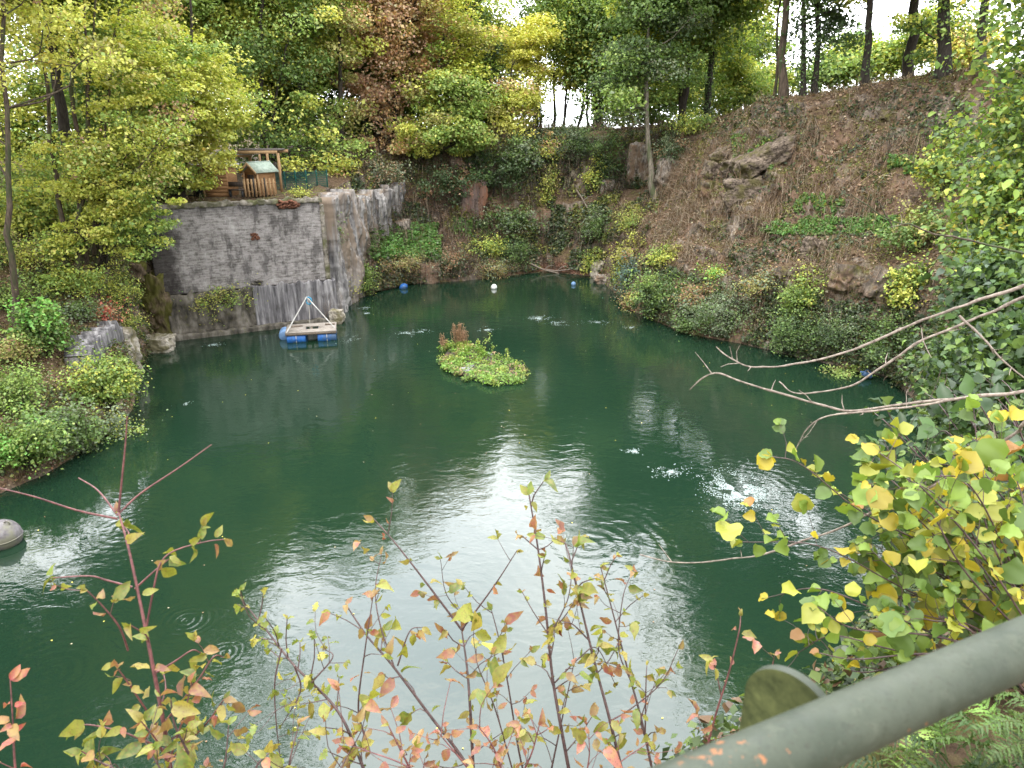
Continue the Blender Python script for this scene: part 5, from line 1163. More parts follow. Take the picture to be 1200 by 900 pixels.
for k, (px, py, rx, ry, n, lb) in enumerate([(866, 575, 40, 24, 6500, 'large boil of white air bubbles at the right of the lake'), (786, 553, 24, 8, 420, 'loose bubbles left of the large boil'), (744, 529, 14, 4, 240, 'small patch of bubbles above the loose ones'),
     (632, 373, 18, 4, 480, 'pale bubbles at the middle right of the far water'), (655, 379, 14, 3, 360, 'pale bubbles beside the first far patch'), (570, 386, 11, 3, 260, 'small bubbles right of the reeds'), (476, 391, 16, 4, 300, 'bubbles left of the reeds'), (495, 388, 12, 3, 200, 'small bubbles close left of the reeds'),
     (428, 361, 9, 2.5, 160, 'small bubbles near the spit'), (430, 367, 8, 2, 140, 'thin bubbles near the spit'), (250, 404, 12, 3, 200, 'bubbles below the wall ledge'), (214, 473, 9, 3, 120, 'small bubbles off the left bank'), (700, 378, 24, 4, 150, 'scattered bubbles at the right of the far water'), (740, 384, 16, 3, 110, 'scattered bubbles off the right bank'), (410, 397, 14, 5, 110, 'scattered bubbles right of the raft')]):
    bubbles(px, py, rx, ry, n, lb, 500 + k)
r = RS(88); n = 170; P = np.stack([r.uniform(-14, 13, n), r.uniform(7, 46, n), np.full(n, .012)], -1); mb = MB()
leaf_cards(mb, P, unit(r.normal(size=(n, 3)) * .05 + (0, 0, 1)), .05, pal_pick(r, [(YEL, 3), (DRY, 3), (BRN, 2)], n), r, fold=.02)
tag(mb.build('floating_leaves', LEAF), 'tiny fallen leaves drifting on the water', 'floating leaves', kind='stuff')
# ================================================================ near foliage: leaves with an outline, a midrib, fold and curl
def shaped_leaves(mb, P, T, Nn, length, width, tint, r, droop=.25, fold=.25, kind='ovate', wob=.0):
    n = len(P)
    if n == 0: return
    T = unit(T); Nn = unit(Nn - T * np.einsum('ij,ij->i', Nn, T)[:, None]); B = np.cross(Nn, T)
    if kind == 'ovate': ts = np.array((0, .12, .3, .5, .7, .87, 1)); ws = np.array((0.02, .55, .95, 1, .72, .34, .0))
    elif kind == 'round': ts = np.array((0, .04, .18, .34, .5, .66, .8, .92, 1)); ws = np.array((.05, .5, .88, 1.02, 1.0, .92, .66, .30, .0))
    elif kind == 'toothed': ts = np.linspace(0, 1, 15); ws = np.where(np.arange(15) % 2 == 0, .55, 1.0) * np.clip(1.08 - ts ** 1.6, .0, 1); ws[0] = .25; ws[-1] = 0
    elif kind == 'lobed': ts = np.array((0, .15, .3, .42, .55, .68, .8, 1)); ws = np.array((.03, .25, .9, .55, 1, .5, .62, .0))
    else: ts = np.array((0, .25, .6, 1)); ws = np.array((.04, .9, .85, 0.0))
    m = len(ts); ln = np.broadcast_to(np.asarray(length, float), (n,))[:, None, None]; wd = np.broadcast_to(np.asarray(width, float), (n,))[:, None, None] * ln * .5
    dr = np.broadcast_to(np.asarray(droop, float), (n,))[:, None, None]; fo = np.broadcast_to(np.asarray(fold, float), (n,))[:, None, None]
    t = ts[None, :, None]; w_ = ws[None, :, None]
    mid = P[:, None] + T[:, None] * (t * ln * (1 - .25 * np.abs(dr) * t)) - Nn[:, None] * (dr * ln * t ** 2)
    jl = 1 + r.normal(size=(n, m, 1)) * wob; jr = 1 + r.normal(size=(n, m, 1)) * wob
    up = Nn[:, None] * (fo * wd * w_) + Nn[:, None] * (r.normal(size=(n, m, 1)) * .05 * ln * (w_ > .1))
    Lf = mid + B[:, None] * wd * w_ * jl + up - T[:, None] * ln * .03 * w_; Rt = mid - B[:, None] * wd * w_ * jr + up - T[:, None] * ln * .03 * w_
    V = np.stack([Lf, mid, Rt], 2).reshape(-1, 3)          # per leaf: m rows x 3
    f = []
    for i in range(m - 1):
        a = i * 3; f += [(a, a + 1, a + 4, a + 3), (a + 1, a + 2, a + 5, a + 4)]
    f = np.array(f); F = (np.arange(n)[:, None, None] * (m * 3) + f[None]).reshape(-1, 4)
    tt = np.repeat(tint[:, None], len(f), 1)
    mb.add(V, F, tt.reshape(-1, 3))

def at_d(px, py, d_):
    """point on the ground-truth layout at horizontal distance d_ ahead of the railing"""
    return at_y(px, py, d_)

PLT = {'dogwood': [((.20, .215, .03), 5), ((.11, .16, .025), 3.5), ((.26, .215, .045), 3), ((.27, .105, .07), 2.6), ((.23, .135, .06), 2), ((.22, .055, .04), .8)],
       'green': [((.18, .24, .035), 4), ((.12, .18, .03), 3), ((.30, .28, .045), 3)],
       'pinkish': [((.29, .11, .085), 5), ((.26, .16, .075), 2), ((.20, .195, .03), 2)],
       'red': [((.33, .06, .055), 4), ((.36, .11, .085), 3), ((.3, .14, .06), 1)],
       'hazel': [((.17, .25, .035), 5), ((.10, .165, .03), 4), ((.42, .335, .03), 2.6), ((.29, .30, .04), 3), ((.34, .17, .05), .3)]}

def sprig(stem, leafmb, P, r, pal, lsize, kind, node=.085, start=.2, pair=True, twig=.10, twig_p=.5, r0=.004, spotless=None, width=.5, droop=(-.1, .95), upness=.5, sag=.8):
    """leaves and short side twigs along the polyline P (world points)"""
    seg = np.linalg.norm(np.diff(P, axis=0), axis=1); cum = np.concatenate([[0], np.cumsum(seg)]); tot = cum[-1]
    s = tot * start + r.rand() * node; ang = r.rand() * 6.28; B0, T0, N0, S0, tips = [], [], [], [], []
    def put(p, d, k=1.0):
        B0.append(p); T0.append(d); N0.append(unit(np.array((0, 0, 1.0)) * upness + r.normal(size=3) * .45 + np.array((0, -.35, 0)))); S0.append(lsize * .9 * k * math.exp(r.normal() * .32))
    while s < tot:
        i = min(np.searchsorted(cum, s) - 1, len(P) - 2); i = max(i, 0); p = P[i] + (P[i + 1] - P[i]) * ((s - cum[i]) / max(seg[i], 1e-6)); t = unit(P[i + 1] - P[i])
        a = unit(np.cross(t, (math.cos(ang), math.sin(ang), .2))); ang += 1.57 + r.normal() * .3
        for sg in ((-1, 1) if pair else (1 if r.rand() < .5 else -1,)):
            d = unit(a * sg + t * .55 + r.normal(size=3) * .2 + (0, 0, .1))
            if r.rand() < twig_p:
                l_ = twig * r.uniform(.5, 1.6); e = p + d * l_ + np.array((0, 0, .02)); Q = spline([p, (p + e) / 2 + r.normal(size=3) * .008, e], 5)
                stem.tube(Q, np.linspace(r0 * .45, r0 * .25, 5), 4, cap=False)
                for q in (.45, .75):
                    if r.rand() < .65:
                        pp = Q[int(q * 4)]; dd = unit(np.cross(d, (0, 0, 1.0)) * (1 if r.rand() < .5 else -1) + d * .6 + r.normal(size=3) * .2); put(pp, dd, .8)
                for sg2 in (-1, 1): put(e, unit(d + np.cross(d, (0, 0, 1.0)) * sg2 * .7 + r.normal(size=3) * .25), .85)
            elif r.rand() < .8:
                pe = p + d * .012; put(pe, d)
        s += node * r.uniform(.6, 1.5)
    if start > 1: return
    for sg2 in (-1, 1): put(P[-1], unit(unit(P[-1] - P[-2]) + r.normal(size=3) * .5), .8)
    B0, T0, N0, S0 = map(np.array, (B0, T0, N0, S0)); n = len(B0)
    T0[:, 2] -= r.uniform(0, sag, n)
    base = np.array([c for c, _ in pal])[r.choice(len(pal), n, p=np.array([w_ for _, w_ in pal]) / sum(w_ for _, w_ in pal))] * np.exp(r.normal(size=(n, 1)) * .2)
    shaped_leaves(leafmb, B0, T0, N0, S0, width, np.clip(base, .01, .75), r, r.uniform(droop[0], droop[1], n), r.uniform(.1, .9, n), kind, .09)

def plant(name, label, stems, pal, seed, lsize=.06, kind='ovate', bark=None, group=None, cat='shrub', root=None, lm=None, **kw):
    """stems: (pixel polyline, depth near, depth tip, radius)"""
    r = RS(seed); paths = []
    for px, d0, d1, rad in stems:
        n = len(px); P = np.array([at_d(x, y, d0 + (d1 - d0) * k / max(1, n - 1)) for k, (x, y) in enumerate(px)]); paths.append((spline(P, 6 * n), rad))
    b = paths[0][0][0].copy() if root is None else np.array(root, float)
    t = thing(name, b, label, cat, group); st = MB(); lf = MB()
    for P, rad in paths:
        st.tube(P, np.linspace(rad, rad * .4, len(P)), 7); sprig(st, lf, P, r, PLT[pal], lsize, kind, r0=rad, **kw)
    st.build('stems', bark or TWIG_DARK, t, smooth=True); lf.build('leaves', lm or LEAF_SPOT, t)
    return t
DW = 'young dogwood shrubs in front of the railing'
def root_down(p): return p
plant('dogwood', 'tall bare topped dogwood with reddish twigs at the left of the foreground',
      [([(205, 940), (192, 850), (176, 765), (163, 700), (150, 640), (139, 600)], 1.7, 2.0, .0075)],
      'dogwood', 601, .058, bark=TWIG_RED, group=DW, start=.05, twig=.09, node=.13, twig_p=.3)
t_ = bpy.data.objects['dogwood']
r = RS(610); st = MB(); lf = MB()
for px, d0, d1, lo in (([(139, 600), (143, 560), (147, 520), (149, 488)], 2.0, 2.05, 2), ([(139, 602), (165, 578), (210, 548), (248, 521)], 2.0, 2.15, 2), ([(138, 604), (115, 575), (92, 560)], 2.0, 2.1, 2), ([(138, 608), (90, 598), (40, 582), (-10, 570)], 2.0, 1.85, 2), ([(155, 688), (125, 680), (105, 675), (62, 677)], 1.95, 1.9, .8),
                       ([(172, 733), (180, 690), (188, 660), (205, 645), (240, 635), (262, 632)], 1.9, 2.05, .5), ([(158, 690), (180, 670), (198, 655)], 1.95, 2.0, .6), ([(150, 762), (140, 735), (120, 710), (100, 690)], 1.85, 1.8, .4), ([(180, 790), (205, 775), (225, 762), (235, 765)], 1.85, 1.9, .8),
                       ([(190, 850), (230, 800), (250, 770), (262, 770)], 1.8, 1.9, .2), ([(190, 860), (150, 800), (135, 780)], 1.8, 1.75, .3), ([(196, 880), (150, 860), (110, 850), (90, 850)], 1.75, 1.7, .2), ([(200, 890), (240, 850), (262, 820)], 1.75, 1.8, .2), ([(196, 900), (215, 840), (225, 800)], 1.7, 1.75, .1), ([(200, 905), (185, 870), (165, 845)], 1.7, 1.65, .1), ([(205, 930), (140, 905), (95, 880)], 1.7, 1.65, .3)):
    P = spline(np.array([at_d(x, y, d0 + (d1 - d0) * k / (len(px) - 1)) for k, (x, y) in enumerate(px)]), 16)
    st.tube(P, np.linspace(.0036, .0018, 16), 6); sprig(st, lf, P, r, PLT['dogwood'], .056, 'ovate', start=lo, twig=.05, node=.05, twig_p=.2, r0=.003)
st.build('side_twigs', TWIG_RED, t_, smooth=True); lf.build('side_leaves', LEAF_SPOT, t_)
S_ = [('forked dogwood stem left of the middle with one long left branch', [([(556, 930), (551, 830), (547, 780), (541, 738)], 1.9, 2.15, .0065), ([(541, 738), (495, 677), (462, 635), (438, 608)], 2.15, 2.3, .0045), ([(541, 738), (578, 688), (606, 645)], 2.15, 2.2, .004)], 'dogwood', .06, dict(node=.10, twig_p=.25)),
      ('tallest dark dogwood stem in the middle with a leaf pair at its tip', [([(672, 930), (657, 850), (647, 790), (639, 710), (630, 640), (620, 580)], 1.8, 2.2, .0065), ([(650, 800), (680, 770), (700, 760), (720, 800)], 1.95, 2.0, .003), ([(643, 745), (660, 715), (668, 690), (672, 640)], 2.0, 2.1, .003)], 'dogwood', .058, dict(node=.075, twig_p=.5)),
      ('dogwood with pink spotted leaves right of the tallest stem', [([(735, 930), (715, 845), (699, 785), (682, 715), (668, 655), (662, 635)], 1.8, 2.2, .006), ([(715, 845), (740, 830), (775, 800), (795, 760)], 1.9, 1.95, .003), ([(690, 750), (668, 730), (650, 735)], 2.0, 2.0, .003)], 'dogwood', .055, dict(node=.07, twig_p=.55)),
      ('slender dogwood with yellow leaves farthest right of the middle clump', [([(770, 930), (752, 845), (737, 790), (720, 725), (704, 665)], 1.85, 2.2, .005), ([(756, 860), (757, 800), (758, 780)], 1.9, 1.95, .003), ([(740, 800), (725, 760), (730, 700), (742, 668)], 1.95, 2.1, .003)], 'dogwood', .052, dict(node=.075, twig_p=.5)),
      ('leaning dogwood stem crossing from upper left to the bottom middle', [([(562, 930), (543, 890), (505, 840), (460, 780), (430, 745), (405, 708)], 1.7, 2.0, .006), ([(463, 785), (445, 730), (440, 690), (447, 650)], 1.85, 2.05, .003), ([(430, 870), (420, 830), (428, 760), (437, 700)], 1.75, 1.9, .004), ([(466, 780), (480, 740), (495, 735)], 1.85, 1.9, .003)], 'dogwood', .058, dict(node=.09, twig_p=.4)),
      ('thin yellowish dogwood between the forked stem and the tallest stem', [([(620, 930), (608, 880), (595, 800), (585, 750), (576, 715)], 1.9, 2.1, .004), ([(560, 735), (525, 700), (516, 655)], 2.2, 2.25, .0025), ([(600, 900), (580, 830), (560, 780), (558, 760)], 1.85, 1.95, .003), ([(640, 930), (655, 860), (672, 780)], 1.8, 1.9, .004)], 'dogwood', .05, dict(node=.07, twig_p=.5)),
      ('small leaved thorn twig leaning right at the lower left of the middle', [([(440, 940), (415, 872), (392, 828), (345, 780), (315, 742), (283, 703)], 1.6, 1.9, .0055), ([(345, 780), (352, 810), (330, 850)], 1.7, 1.7, .003), ([(365, 800), (390, 770), (378, 760)], 1.7, 1.75, .003), ([(330, 760), (322, 800), (324, 850), (330, 900)], 1.75, 1.65, .003)], 'green', .034, dict(node=.04, twig_p=.5)),
      ('low bushy dogwood with many small pink leaves at the bottom middle', [([(600, 940), (580, 880), (560, 850)], 1.65, 1.7, .004), ([(590, 945), (620, 890), (632, 850)], 1.65, 1.7, .004), ([(580, 940), (540, 890), (515, 860)], 1.6, 1.65, .004), ([(500, 940), (470, 880), (455, 850)], 1.6, 1.65, .004), ([(520, 940), (480, 900), (430, 880), (400, 870)], 1.55, 1.6, .003), ([(700, 940), (720, 900), (760, 870)], 1.6, 1.65, .003), ([(680, 940), (690, 890), (690, 860)], 1.6, 1.65, .003)], 'pinkish', .046, dict(node=.05, twig_p=.6)),
      ('small pink leaved dogwood standing left of the railing post', [([(825, 890), (838, 840), (855, 785), (866, 740), (868, 722)], 1.9, 2.0, .004), ([(845, 815), (838, 780), (835, 772)], 1.95, 1.95, .002), ([(905, 780), (908, 768)], 2.0, 2.0, .002)], 'pinkish', .055, dict(node=.09, twig_p=.3)),
      ('red leaved dogwood twig in the bottom left corner', [([(22, 940), (17, 890), (15, 845), (12, 797)], 1.5, 1.6, .004)], 'red', .05, dict(node=.06, twig_p=.2)),
      ('leafy yellow green dogwood filling the bottom left of the foreground', [([(235, 950), (225, 895), (205, 850), (200, 820)], 1.55, 1.6, .005), ([(215, 950), (190, 905), (170, 870)], 1.5, 1.55, .004), ([(240, 950), (262, 900), (268, 850)], 1.5, 1.6, .004), ([(290, 950), (300, 900), (318, 880)], 1.5, 1.55, .004), ([(330, 950), (340, 890), (350, 850)], 1.5, 1.6, .004), ([(380, 950), (400, 900), (410, 880)], 1.5, 1.6, .004), ([(190, 950), (140, 905), (110, 890)], 1.5, 1.5, .004)], 'dogwood', .056, dict(node=.055, twig_p=.4))]
for k, (lb, stems, pl, ls, kw) in enumerate(S_):
    plant('dogwood' if 'thorn' not in lb else 'thorn_shrub', lb, stems, pl, 620 + k, ls, kind='lobed' if 'thorn' in lb else 'ovate', bark=TWIG_RED if pl in ('pinkish', 'red') else TWIG_DARK, group=DW, start=.12, width=.75 if 'thorn' in lb else .5, **kw)

# ---- hazel on the right
def hazel(label, twigs, seed, lsize, pal='hazel', lm=None, kind='round', node=.045, width=.85, name='hazel', twig=.12, twig_p=.35, rad=.005, start=.25, lpal=None):
    r = RS(seed); st, lf = MB(), MB(); t = None
    for px, d0, d1 in twigs:
        P = spline(np.array([at_d(x, y, d0 + (d1 - d0) * k / (len(px) - 1)) for k, (x, y) in enumerate(px)]), 6 * len(px))
        if t is None: t = thing(name, P[0], label, 'shrub')
        st.tube(P, np.linspace(rad, rad * .4, len(P)), 6)
        sprig(st, lf, P, r, lpal or PLT[pal], lsize, kind, node=node, start=start, pair=False, twig=twig, twig_p=twig_p, r0=rad * .8, width=width, droop=(-.1, .35), upness=.9, sag=.35)
    st.build('stems', TWIG_DARK, t, smooth=True); lf.build('leaves', lm or LEAF, t); return t
r = RS(640)
TW = [([(1300, 760), (1180, 690), (1090, 640), (1010, 600), (940, 545), (905, 535)], 2.3, 2.7), ([(1300, 740), (1200, 660), (1120, 600), (1060, 560), (1035, 515)], 2.4, 2.8), ([(1280, 790), (1150, 730), (1060, 690), (960, 640), (870, 635)], 2.2, 2.6),
      ([(1280, 800), (1140, 760), (1040, 720), (960, 690), (900, 700)], 2.1, 2.5), ([(1280, 820), (1130, 780), (1040, 760), (975, 745), (935, 765)], 2.0, 2.4), ([(1300, 700), (1190, 600), (1150, 540), (1140, 470)], 2.4, 2.8), ([(1300, 780), (1135, 735), (1110, 670), (1085, 610)], 2.2, 2.4), ([(1300, 720), (1180, 640), (1060, 620), (980, 575)], 2.5, 2.9)]
for _ in range(38):
    x, y = r.uniform(925, 1200), r.uniform(540, 790)
    if y < 700 and x < 990 or (x + (y - 560) * .5 < 1010): x += 110
    TW.append(([(1290 + r.uniform(-60, 30), 820 + r.uniform(-20, 60)), ((x + 1260) / 2 + r.uniform(-20, 20), (y + 800) / 2 - 15), (x + 30, y + 8), (x - 15, y - 8 + r.uniform(-25, 15))], r.uniform(1.9, 2.3), r.uniform(2.1, 2.9)))
hazel('hazel bush with yellow and light green round leaves over the right of the railing', TW, 641, .066, rad=.0045, node=.042, width=.92, start=.48)
TW = []
for _ in range(60):
    x, y = r.uniform(1040, 1220), r.uniform(470, 730); TW.append(([(1330, 800), ((x + 1290) / 2, (y + 760) / 2), (x, y), (x - 25, y - 20 + r.uniform(-20, 20))], 3.2, r.uniform(3.2, 4.6)))
hazel('dark leaved bramble thicket behind the yellow hazel', TW, 643, .085, lpal=[((.04, .07, .03), 4), ((.06, .11, .03), 3), ((.12, .17, .045), 1.5), ((.09, .12, .08), .8)], lm=LEAF_GLOSSY, name='bramble', rad=.006, node=.06, kind='ovate', width=.62)

def thicket(label, regions, seed, n, lsize, pal, name='shrub', lm=None, stems=26, root=(8.6, 7.4, 9.0), kind='simple', cr=.3, up=.9):
    r = RS(seed); C = []
    for (x, y, Y, rx, ry, k) in regions:
        q = unit(r.normal(size=(k, 3))) * (r.rand(k, 1) ** .45); c, s = ell(('p', x, y, Y, rx, ry)); C.append(c + q * s)
    C = np.vstack(C); t = thing(name, root, label, 'shrub'); mb = MB(); per = n // len(C); idx = np.repeat(np.arange(len(C)), per); m = len(idx)
    P = C[idx] + r.normal(size=(m, 3)) * cr * np.array((1, 1, .6)); px, py, dep = project(P); P = P[(px < 1300) & (py > -80)]; m = len(P)
    T = unit(r.normal(size=(m, 3)) + np.array((-.8, -.3, -.3))); Nn = unit(np.array((0, -.25, 1.0)) * up + r.normal(size=(m, 3)) * .4)
    base = np.array([c for c, _ in pal])[r.choice(len(pal), m, p=np.array([w_ for _, w_ in pal]) / sum(w_ for _, w_ in pal))] * np.exp(r.normal(size=(m, 1)) * .22)
    shaped_leaves(mb, P, T, Nn, lsize * np.exp(r.normal(size=m) * .25), .66, np.clip(base, .01, .7), r, r.uniform(-.1, .4, m), r.uniform(.1, .5, m), kind); mb.build('leaves', lm or LEAF, t)
    st = MB(); b = np.array(root, float)
    for c in C[r.permutation(len(C))[:stems]]:
        q = b + r.normal(size=3) * (.8, .8, .2); st.tube(spline([q, (q + c) / 2 + (0, 0, .4) + r.normal(size=3) * .2, c], 8), np.linspace(.022, .006, 8), 5, cap=False)
    st.build('stems', BARK_BROWN, t, smooth=True); return t
thicket('tall hazel thicket with hanging light green leaves at the upper right edge', [(1215, 30, 9.5, 45, 80, 36), (1205, 150, 9.2, 55, 80, 50), (1185, 230, 9.0, 45, 60, 30), (1215, 270, 8.4, 60, 80, 40), (1165, 280, 9.2, 36, 40, 14), (1140, 180, 10.2, 20, 22, 5), (1220, -60, 10, 50, 60, 16)], 650, 12500, .075, [((.12, .20, .04), 4), ((.20, .29, .05), 4), ((.30, .34, .06), 2), ((.07, .12, .04), 2), ((.5, .42, .07), .7)], 'hazel_thicket', kind='ovate', cr=.22)
thicket('darker bramble thicket with grey green leaves at the right edge below the hazel', [(1185, 340, 7.6, 50, 50, 36), (1150, 420, 8.4, 50, 50, 34), (1200, 430, 6.6, 60, 70, 40), (1170, 510, 7.8, 60, 50, 36), (1125, 480, 9.5, 34, 40, 18), (1225, 520, 6.4, 60, 60, 24), (1110, 430, 10.5, 26, 36, 10)], 651, 11000, .085, [((.04, .075, .025), 3), ((.065, .115, .03), 3), ((.12, .185, .04), 3), ((.08, .11, .075), .8)], 'bramble_thicket', LEAF_GLOSSY, root=(6.6, 4.6, 8.4), kind='ovate', cr=.2)

# ---- bare dead branches reaching in from the right
BR = [([(1260, 312), (1200, 335), (1153, 350), (1100, 368), (1043, 392), (1000, 410), (950, 423), (915, 429), (880, 430), (857, 421), (839, 406)], 3.6, 4.2, .016, 'uppermost bare grey branch with a hooked tip reaching over the water'),
      ([(1260, 318), (1200, 347), (1150, 371), (1077, 401), (1013, 444), (977, 457), (933, 460), (913, 447)], 3.3, 3.9, .014, 'second bare grey branch ending in a short hook'),
      ([(1260, 450), (1200, 458), (1133, 467), (1070, 473), (1000, 481), (960, 474), (900, 457), (870, 447), (840, 437), (822, 445), (808, 457)], 3.0, 3.5, .014, 'long bare branch bending down at its tip in the middle of the group'),
      ([(1150, 463), (1060, 478), (1000, 483), (965, 489), (945, 503), (932, 526)], 3.05, 3.2, .010, 'short bare twig forking down from the long branch'),
      ([(1260, 440), (1200, 495), (1190, 507), (1140, 540), (1080, 577), (1020, 603), (960, 627), (900, 648), (840, 657), (790, 659), (750, 650)], 2.5, 3.1, .012, 'lowest bare branch running behind the yellow hazel leaves'),
      ([(1125, 370), (1153, 397), (1177, 423), (1215, 455)], 3.0, 2.8, .010, 'tan twig slanting down at the right edge'),
      ([(997, 227), (1040, 257), (1067, 263), (1100, 275), (1133, 281), (1215, 300)], 4.4, 3.9, .011, 'brown twig with a forked end before the hill slope')]
for k, (px, d0, d1, rad, lb) in enumerate(BR):
    if k == 6: px = px[::-1]
    r = RS(660 + k); P = spline(np.array([at_d(x, y, d0 + (d1 - d0) * i / (len(px) - 1)) for i, (x, y) in enumerate(px)]), 7 * len(px)); n = len(P)
    P = P + np.stack([fbm(P * 6 + k, 2), fbm(P * 6 + 9 + k, 2), fbm(P * 6 + 19 + k, 2)], -1) * .008
    rad *= .62; t = thing('dead_branch', P[0], lb, 'branch', 'bare branches reaching in from the right'); mb = MB(); mb.tube(P, np.linspace(rad, rad * .38, n) * (1 + .10 * r.normal(size=n)), 8); mb.build('limb', TWIG_GREY if k != 6 else BARK_BROWN, t, smooth=True)
    for _ in range(5):
        mb = MB()
        i = r.randint(n // 5, n - 4); d = unit(r.normal(size=3) + unit(P[i + 1] - P[i]) * .8 + (0, 0, .4)); l_ = r.uniform(.03, .14)
        mb.tube([P[i], P[i] + d * l_ * .6, P[i] + d * l_ + r.normal(size=3) * .01], [rad * .35, rad * .25, rad * .12], 5); mb.build('side_twig', TWIG_GREY, t)
    if k == 6: mb = MB(); mb.tube([at_d(1043, 260, 4.3), at_d(1036, 248, 4.3), at_d(1030, 236, 4.3)], [.006, .005, .003], 5); mb.tube([at_d(1043, 260, 4.3), at_d(1046, 268, 4.3)], [.006, .003], 5); mb.build('forked_end', BARK_BROWN, t)

# ================================================================ railing
def rail_material():
    m, nt = mat('green_painted_steel'); v = coords(nt, 'Object')
    n1 = noise(nt, v, 18, 5, 0.6); n2 = noise(nt, coords(nt, 'Object', (1, 1, 1)), 6, 4, 0.6); n3 = noise(nt, v, 90, 3, .6)
    col = ramp(nt, n1, [(0.3, (0.026, 0.034, 0.022)), (0.7, (0.050, 0.058, 0.040))])
    n4 = noise(nt, v, 38, 5, .7); n5 = noise(nt, v, 260, 2, .5)
    col = mixc(nt, mth(nt, 'MULTIPLY', ramp(nt, n4, [(0.56, g(0)), (0.64, g(1))]), .35), col, (0.08, 0.088, 0.064))      # lichen film
    col = mixc(nt, mth(nt, 'MULTIPLY', ramp(nt, n4, [(0.38, g(1)), (0.43, g(0))]), .6), col, (0.022, 0.028, 0.018))     # grime
    col = mixc(nt, mth(nt, 'MULTIPLY', ramp(nt, n5, [(0.60, g(0)), (0.66, g(1))]), .5), col, (0.03, 0.03, 0.02))
    chips = ramp(nt, mth(nt, 'ADD', mth(nt, 'MULTIPLY', n3, .45), mth(nt, 'MULTIPLY', n2, .55)), [(0.60, g(0)), (0.625, g(1))])
    col = mixc(nt, chips, col, (0.20, 0.085, 0.035))
    principled(nt, col, ramp(nt, n4, [(.3, g(.45)), (.7, g(.75))]), bump(nt, mth(nt, 'ADD', n4, mth(nt, 'MULTIPLY', chips, -.5)), .35, .002), .3); return m
RAILM = rail_material()
MOSSM = simple_mat('mossy_steel', (.035, .045, .014), (.10, .115, .04), 40, .85, bmp=.5, bd=.002)
p0_ = at_z(1200, 758, CAM_H - .5); p1_ = at_z(985, 852, CAM_H - .5); du_ = unit(p1_ - p0_)
rt = thing('railing', (.42, .55, 8.9), 'green painted steel pipe railing with rust flecks crossing the bottom right corner', 'railing')
mb = MB(); PP = np.array([p0_ - du_ * 1.6 + du_ * 4.2 * t for t in np.linspace(0, 1, 40)]); mb.tube(PP, .0268, 40); mb.build('top_rail', RAILM, rt, smooth=True)
mb = MB(); mb.tube(PP - (0, 0, .52), .024, 24); mb.build('lower_rail', RAILM, rt, smooth=True)
pc = at_y(920, 803, .60); pc = pc + np.array((0, 0, 0)); 
nrm = np.array((-du_[1], du_[0], 0)); nrm = nrm if nrm[1] > 0 else -nrm
def plate_post(c, R_, th, zb):
    vd = unit(np.array((-c[0], -c[1], 0))); nrm = np.array((vd[0] * .92 + vd[1] * .39, vd[1] * .92 - vd[0] * .39, 0)); nrm = -nrm; du_ = np.array((-nrm[1], nrm[0], 0)); du_ = du_ if du_[0] > 0 else -du_
    """flat bar with a round top, face across the rail"""
    an = np.linspace(0, math.pi, 25); out = [(R_ * math.cos(a), R_ * math.sin(a)) for a in an] + [(-R_, zb - c[2]), (R_, zb - c[2])]
    m = len(out); f = np.array([c + du_ * x + np.array((0, 0, z)) - nrm * th / 2 for x, z in out]); b = f + nrm * th
    mb = MB(); mb.V = []; 
    cen = np.array([c - nrm * th / 2, c + nrm * th / 2]); mb.add(np.vstack([f, cen[:1]]), [(i, (i + 1) % m, m) for i in range(m)]); mb.add(np.vstack([b, cen[1:]]), [((i + 1) % m, i, m) for i in range(m)])
    rim = MB(); rim.add(np.vstack([f, b]), [(i, i + m, (i + 1) % m + m, (i + 1) % m) for i in range(m)]); return mb, rim
# the post stands just behind the pipe; its rounded head rises above it
t_c = p1_ + (p0_ - p1_) * ((920 - 985) / (1200 - 985)); base_c = t_c + nrm * .085
best = min((abs(project([base_c + du_ * s])[0][0] - 925), s) for s in np.linspace(-.2, .2, 81))[1]
hc_ = base_c + du_ * best + (0, 0, -.082)
m1_, m2_ = plate_post(hc_ - du_ * .018, .053, .010, 8.6); m1_.build('post', MOSSM, rt); m2_.build('post_edge', RAILM, rt)

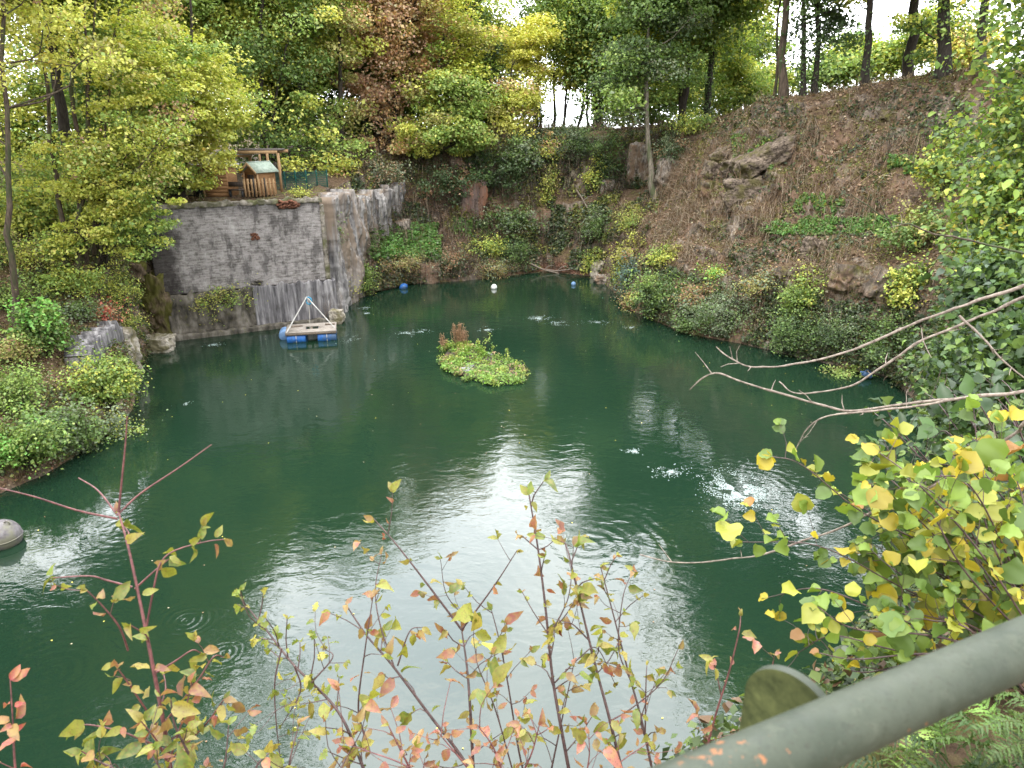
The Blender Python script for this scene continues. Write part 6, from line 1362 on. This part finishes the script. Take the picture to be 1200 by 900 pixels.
# ================================================================ ferns under the railing
FERN = [((.09, .17, .022), 4), ((.14, .22, .035), 3), ((.05, .11, .018), 2)]
def frond(mb, base, az, ln, r, rise=.5):
    d = np.array((math.cos(az), math.sin(az), 0)); m = 24; t = np.linspace(0, 1, m)
    P = base + d * (ln * t * .9)[:, None] + np.array((0, 0, 1.0)) * (ln * (rise * t - (rise * .95) * t ** 2))[:, None]
    mb.tube(P, np.linspace(.0028, .0008, m), 4, tint=(.09, .11, .03), cap=False)
    T = unit(np.gradient(P, axis=0)); sd = unit(np.cross(T, (0, 0, 1.0))); Nn = unit(np.cross(sd, T)); sel = np.arange(3, m)
    pl = .22 * ln * np.sin(np.pi * (t * .86 + .12)) ** .9; spc = ln * .9 / m
    base_t = pal_pick(r, FERN, 1)[0] / LIFT * math.exp(r.normal() * .38)
    tw = r.normal() * .5; Nn = unit(Nn + sd[...] * tw); sd = unit(np.cross(T, Nn))
    for sg in (-1, 1):
        n = len(sel); d2 = unit(sd[sel] * sg + T[sel] * .45 + r.normal(size=(n, 3)) * .06 + Nn[sel] * r.normal(size=(n, 1)) * .22)
        tn = np.tile(base_t, (n, 1)) * np.exp(r.normal(size=(n, 1)) * .18)
        shaped_leaves(mb, P[sel], d2, Nn[sel] + r.normal(size=(n, 3)) * .22, pl[sel] * np.exp(r.normal(size=n) * .08), np.clip(spc * .92 / np.maximum(pl[sel], .004), .1, .6), tn, r, r.uniform(.1, .5, n), r.uniform(-.3, .3, n), 'toothed')
k_ = 0
for (px, py, d_, n, ln) in ((1060, 905, 1.6, 7, .30), (1125, 870, 1.65, 7, .34), (1190, 860, 1.6, 7, .30), (1140, 930, 1.5, 6, .28), (1250, 840, 1.6, 7, .32)):
    c = at_d(px, py, d_); r = RS(680 + k_); gz = ground_z(c[0], c[1]); b = np.array((c[0], c[1], max(gz, c[2] - .10)))
    t = thing('fern', b, ['fern lowest beside the railing post foot', 'fern in the middle under the railing pipe', 'fern under the pipe at the right edge', 'fern at the bottom right below the others', 'fern hugging the right edge of the frame under the pipe'][k_], 'fern', 'ferns growing under the railing')
    for j in range(n):
        mb = MB(); frond(mb, b + r.normal(size=3) * .02 * (1, 1, 0), j * 6.283 / n + r.normal() * .25, ln * r.uniform(.75, 1.15), r, r.uniform(.35, 1.5)); mb.build('frond', LEAF, t)
    k_ += 1
